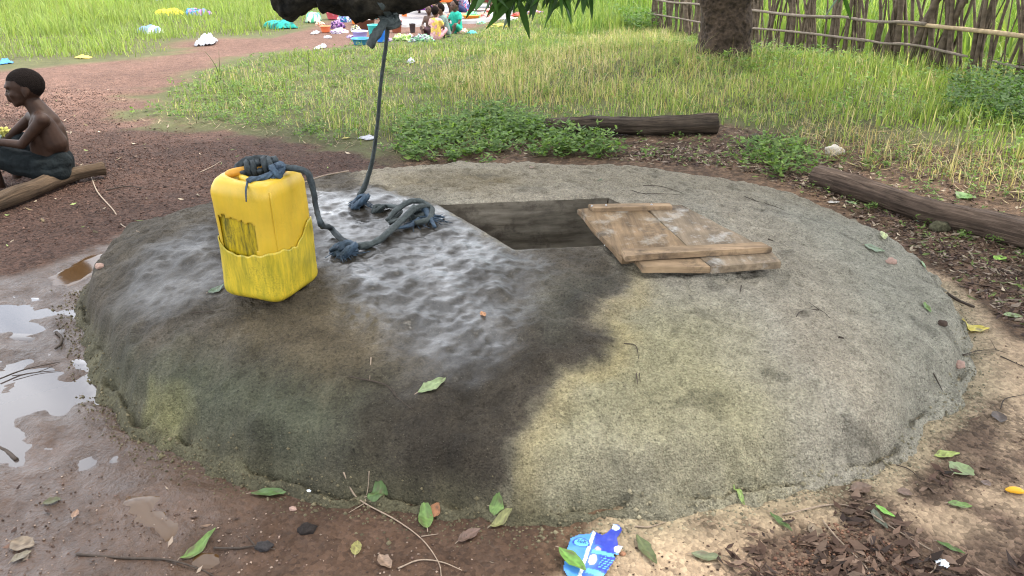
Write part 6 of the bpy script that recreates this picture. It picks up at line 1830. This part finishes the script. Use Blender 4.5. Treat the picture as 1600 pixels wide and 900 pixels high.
# planks of the washing platform behind the children
def slabplank(p0, p1, r, col, label):
    a = on_g(*p0) + np.array([0, 0, .06]); b = on_g(*p1) + np.array([0, 0, .06])
    V, F = tube_vf([a, b], r, 4, .35); tag(link('plank', MB().add(V, F).mesh('plank', simple('board' + str(p0[0]), col, .8, .2, 6, .2), False, loc=tuple(a)), None, tuple(a)), label, 'board')
gheap(758, 30, 20, 8, gp_((.55, .15, .1), (.6, .5, .5), (.3, .1, .1)), 'red and pale laundry heap right of the wide orange basin', 16)
gheap(795, 32, 24, 6, gp_((.7, .65, .3), (.75, .7, .7), (.3, .4, .6)), 'mixed pale laundry spread under the hanging leaves', 17)
gheap(835, 22, 26, 6, gp_((.6, .12, .12), (.7, .4, .4), (.2, .2, .5)), 'red and blue laundry at the right end of the washing place', 18)
slabplank((700, 27), (775, 26), .07, (.42, .22, .16), 'reddish board at the washing place, nearer one')
slabplank((735, 20), (800, 19), .07, (.60, .42, .38), 'pinkish board at the washing place, farther one')

def kid(px, py, scale, label, face, top_col, cat='child', lean=.0, skirt=None, arm=(.3, -.1), hairc='hair'):
    """small seated child; face = yaw (deg) of the facing direction, 270 = towards the camera"""
    b = on_g(px, py); s = scale; yaw = math.radians(face)
    f = np.array([math.cos(yaw), math.sin(yaw), 0]); sd = np.array([-f[1], f[0], 0]); up = np.array([0, 0, 1.])
    def H(a, c, z): return b + (f * a + sd * c + up * z) * s
    root = thing('person', label, cat, tuple(b)); L = tuple(b)
    ch = H(lean * .6, 0, .30); hd = H(lean + .02, 0, .475)
    pr = [('c', H(0, 0, .07), H(lean * .3, 0, .18), .085 * s, .075 * s), ('c', H(lean * .3, 0, .18), ch, .075 * s, .078 * s), ('c', H(lean * .6, .085, .33), H(lean * .6, -.085, .33), .034 * s, .034 * s),
          ('c', ch, hd, .04 * s, .032 * s), ('e', hd + up * .01 * s, (.078 * s, .066 * s, .085 * s), rotm(yaw)), ('e', hd + (f * .035 - up * .03) * s, (.045 * s, .045 * s, .05 * s), rotm(yaw)),
          ('c', hd + f * .075 * s, hd + (f * .085 - up * .02) * s, .01 * s, .012 * s)]
    for g in (1, -1):
        el = H(lean * .6 + .07, g * .13, .20); wr = H(.20, g * .07, .15)
        kn = H(.19, g * .11, .17); an = H(.24, g * .08, .03)
        pr += [('c', H(lean * .6, g * .085, .33), el, .030 * s, .022 * s), ('c', el, wr, .022 * s, .016 * s), ('c', wr, wr + (f * .05 - up * .01) * s, .016 * s, .010 * s),
               ('c', H(.02, g * .05, .06), kn, .055 * s, .038 * s), ('c', kn, an, .036 * s, .022 * s), ('c', an, an + (f * .09 - up * .008) * s, .022 * s, .015 * s),
               ('e', hd + sd * g * .066 * s - up * .005 * s, (.012 * s, .008 * s, .02 * s), rotm(yaw))]
    link('body', blend_body('body', pr, .012 * s + .002, M['skin2'], 3, L), root)
    hm = blend_body('hair', [('e', hd + (up * .025 - f * .014) * s, (.080 * s, .070 * s, .076 * s), rotm(yaw)), ('e', hd + (-f * .04 + up * .0) * s, (.05 * s, .06 * s, .05 * s), rotm(yaw))], .010 * s, M['hair'], 1, L)
    link('hair', hm, root)
    if top_col is not None:
        mt = M['cloth']
        q = [('c', H(0, 0, .06), ch, .10 * s, .09 * s), ('c', H(lean * .6, .07, .325), H(lean * .6, -.07, .325), .045 * s, .045 * s), ('c', H(lean * .6, .085, .33), H(lean * .6 + .035, .115, .26), .040 * s, .038 * s), ('c', H(lean * .6, -.085, .33), H(lean * .6 + .035, -.115, .26), .040 * s, .038 * s)]
        cf = top_col if callable(top_col) else (lambda u, v: top_col)
        def cfn(co): return np.array([cf((p[0] - b[0]) * 9, (p[2] - b[2]) * 9) for p in co])
        link('dress', blend_body('dress', q, .014 * s, mt, 3, L, colfn=cfn), root)
    if skirt is not None:
        q = [('c', H(.02, .05, .07), H(.17, .11, .15), .07 * s, .05 * s), ('c', H(.02, -.05, .07), H(.17, -.11, .15), .07 * s, .05 * s), ('c', H(0, 0, .05), H(0, 0, .12), .10 * s, .09 * s)]
        link('shorts', blend_body('shorts', q, .014 * s, M['cloth'], 3, L, colfn=lambda co: np.tile(np.array(skirt), (len(co), 1))), root)
    # eyes
    for g in (1, -1):
        V, F = ell_vf(hd + (f * .072 + sd * g * .028 + up * .012) * s, (.008 * s, .010 * s, .007 * s), rotm(yaw), 8, 6)
        link('eye', MB().add(V, F).mesh('eye', M['pupil'], loc=L), root)
kid(672, 55, .82, 'bare chested small child sitting upright facing the camera', 262, None, skirt=(.10, .06, .07))
kid(688, 47, .8, 'small child seated behind, between the bare chested child and the dress', 300, (.5, .3, .25), skirt=(.3, .2, .2))
kid(682, 62, .85, 'child in a yellow and pink striped dress seen from behind', 75, gp_((.70, .48, .12), (.62, .30, .32), (.70, .50, .45), 2.), lean=-.02, skirt=(.6, .3, .33))
kid(697, 58, .88, 'child with a dark head bending in beside the striped dress', 200, (.16, .22, .2), lean=.08, skirt=(.08, .1, .09))
kid(715, 52, .92, 'child in a teal shirt leaning on one arm', 235, (.03, .38, .27), lean=.05, skirt=(.03, .36, .25))
def adult(px, py, s, label, face, top, skirt_c, skirt_len=.45, stride=.12, bend=0., cat='woman'):
    b = on_g(px, py); yaw = math.radians(face)
    f = np.array([math.cos(yaw), math.sin(yaw), 0]); sd = np.array([-f[1], f[0], 0]); up = np.array([0, 0, 1.])
    def H(a, c, z): return b + (f * a + sd * c + up * z) * s
    root = thing('person', label, cat, tuple(b)); L = tuple(b)
    hip = .88; cb, sb = math.cos(bend), math.sin(bend)
    def T(z, o=0, c=0): return H(sb * (z - hip) + cb * o, c, hip + cb * (z - hip) - sb * o)
    pr = [('c', T(.86), T(1.05), .13 * s, .11 * s), ('c', T(1.05), T(1.28), .11 * s, .12 * s), ('c', T(1.33, 0, .15), T(1.33, 0, -.15), .05 * s, .05 * s), ('c', T(1.3), T(1.48), .06 * s, .045 * s),
          ('e', T(1.56), (.095 * s, .078 * s, .11 * s), rotm(yaw)), ('c', T(1.55, .09), T(1.53, .10), .012 * s, .014 * s)]
    for g in (1, -1):
        el = T(1.05, .05, g * .22); wr = T(.85, .18, g * .2) if bend < .3 else H(sb * .5 + .1, g * .15, .45)
        pr += [('c', T(1.33, 0, g * .16), el, .045 * s, .034 * s), ('c', el, wr, .034 * s, .024 * s), ('c', wr, wr + (f * .05 - up * .07) * s, .024 * s, .014 * s),
               ('c', H(0, g * .08, .86), H(g * stride * .5 + .03, g * .09, .47), .085 * s, .055 * s), ('c', H(g * stride * .5 + .03, g * .09, .47), H(g * stride, g * .09, .07), .055 * s, .032 * s),
               ('c', H(g * stride, g * .09, .05), H(g * stride + .15, g * .10, .025), .035 * s, .024 * s)]
    link('body', blend_body('body', pr, .020 * s, M['skin2'], 3, L), root)
    link('hair', blend_body('hair', [('e', T(1.585, -.015), (.10 * s, .085 * s, .10 * s), rotm(yaw))], .02 * s, M['hair'], 1, L), root)
    q = [('c', T(1.0), T(1.3), .135 * s, .13 * s), ('c', T(1.32, 0, .14), T(1.32, 0, -.14), .062 * s, .062 * s)]
    link('blouse', blend_body('blouse', q, .03 * s, M['cloth'], 3, L, colfn=lambda co: np.tile(np.array(top), (len(co), 1))), root)
    # wrapped skirt: flaring tube
    seg = 40; V, F, C = [], [], []; zs = np.linspace(1.02, skirt_len, 12)
    cf = skirt_c if callable(skirt_c) else (lambda u, v: skirt_c)
    for z in zs:
        t = (1.02 - z) / .6
        for k in range(seg):
            a = 2 * math.pi * k / seg; rr = (.13 + .07 * t) * (1 + .06 * t * math.sin(a * 7 + t * 2))
            p = H(math.cos(a) * rr * .9, math.sin(a) * rr * 1.15, z); V.append(p); C.append(cf(math.cos(a) * 2, z * 5))
    F = [(i * seg + k, i * seg + (k + 1) % seg, (i + 1) * seg + (k + 1) % seg, (i + 1) * seg + k) for i in range(11) for k in range(seg)]
    mb = MB(); mb.addc(V, F, C); o = link('skirt', mb.mesh('skirt', M['cloth'], col=True, loc=L), root); so = o.modifiers.new('t', 'SOLIDIFY'); so.thickness = .008
adult(662, 24, .95, 'standing woman in a violet wrap skirt at the washing place', 100, (.3, .1, .3), gp_((.28, .06, .42), (.13, .04, .25), (.45, .15, .6)), .13, .06)
adult(675, 26, .8, 'standing child in a tan skirt right of the violet skirt', 250, (.5, .4, .3), (.45, .33, .2), .30, .05, cat='child')
adult(694, 30, .95, 'striding woman in an orange skirt behind the seated children', 200, (.6, .5, .2), (.85, .20, .05), .36, .22)
adult(709, 24, .9, 'standing girl in a pink skirt right of the orange skirt', 90, (.7, .5, .5), (.70, .32, .38), .36, .05, cat='girl')
adult(736, 15, .9, 'bending person with a pale wrap behind the orange basin', 250, (.6, .55, .5), gp_((.6, .6, .62), (.1, .12, .3), (.6, .2, .3)), .30, .1, bend=.6)
adult(782, 14, .95, 'person in a brown wrap farthest right at the washing place', 120, (.3, .2, .1), (.22, .12, .08), .3, .1, cat='person')
adult(652, 20, .9, 'person in a pale blue wrap left of the violet skirt', 60, (.4, .5, .6), (.3, .38, .5), .35, .08, cat='person')
adult(756, 17, .95, 'person with bare legs wading at the right of the washing place', 180, (.3, .3, .35), (.10, .06, .06), .45, .2, cat='person')
adult(768, 17, .95, 'person in a dark red wrap at the far right of the washing place', 0, (.25, .08, .08), (.30, .08, .06), .22, .1, cat='person')
kid(727, 22, 1.25, 'woman in blue print bending low over the washing', 180, gp_((.10, .14, .35), (.5, .55, .7), (.65, .12, .25), 3.), 'woman', lean=.10, skirt=(.05, .06, .14))

# ------------------------------------------------------------------ trees and bushes far off
def far_tree(x, y, h, w_, seed, label):
    z0 = float(ground_h(x, y)); L = (x, y, z0); r = np.random.default_rng(seed)
    root = thing('tree', label, 'tree', L)
    V, F = tube_vf([np.array([x, y, z0 - .2]), np.array([x + .1, y, z0 + h * .5])], [.03 * h, .02 * h], 10, rough=.1); link('trunk', MB().add(V, F).mesh('trunk', M['bark'], loc=L), root)
    n = 2600; cl_ = unit(r.normal(size=(26, 3))) * r.uniform(.3, .8, (26, 1)) * np.array([w_, w_, h * .42]) + np.array([x, y, z0 + h * .58])
    C = cl_[r.integers(0, 26, n)] + r.normal(size=(n, 3)) * np.array([w_, w_, h * .3]) * .22
    C = C[C[:, 2] > z0 + .1]; n = len(C)
    D = unit(r.normal(size=(n, 3)) + np.array([0, 0, -.3])); S = unit(np.cross(D, r.normal(size=(n, 3))))
    V, F, c = leaf_quads(C, D, S, r.uniform(.2, .42, n) * h / 5, r.uniform(.1, .2, n) * h / 5, np.array([.05, .10, .025]) * r.uniform(.5, 1.5, (n, 1)), r)
    link('crown', mesh_np('crown', V - np.array(L), F, M['crown'], False, {'col': c}), root)['kind'] = 'stuff'
far_tree(9.2, 10.6, 1.9, 1.5, 1, 'dark green bush behind the fence at the upper right corner')
rr_ = random.Random(2)
SC.render.film_transparent = False
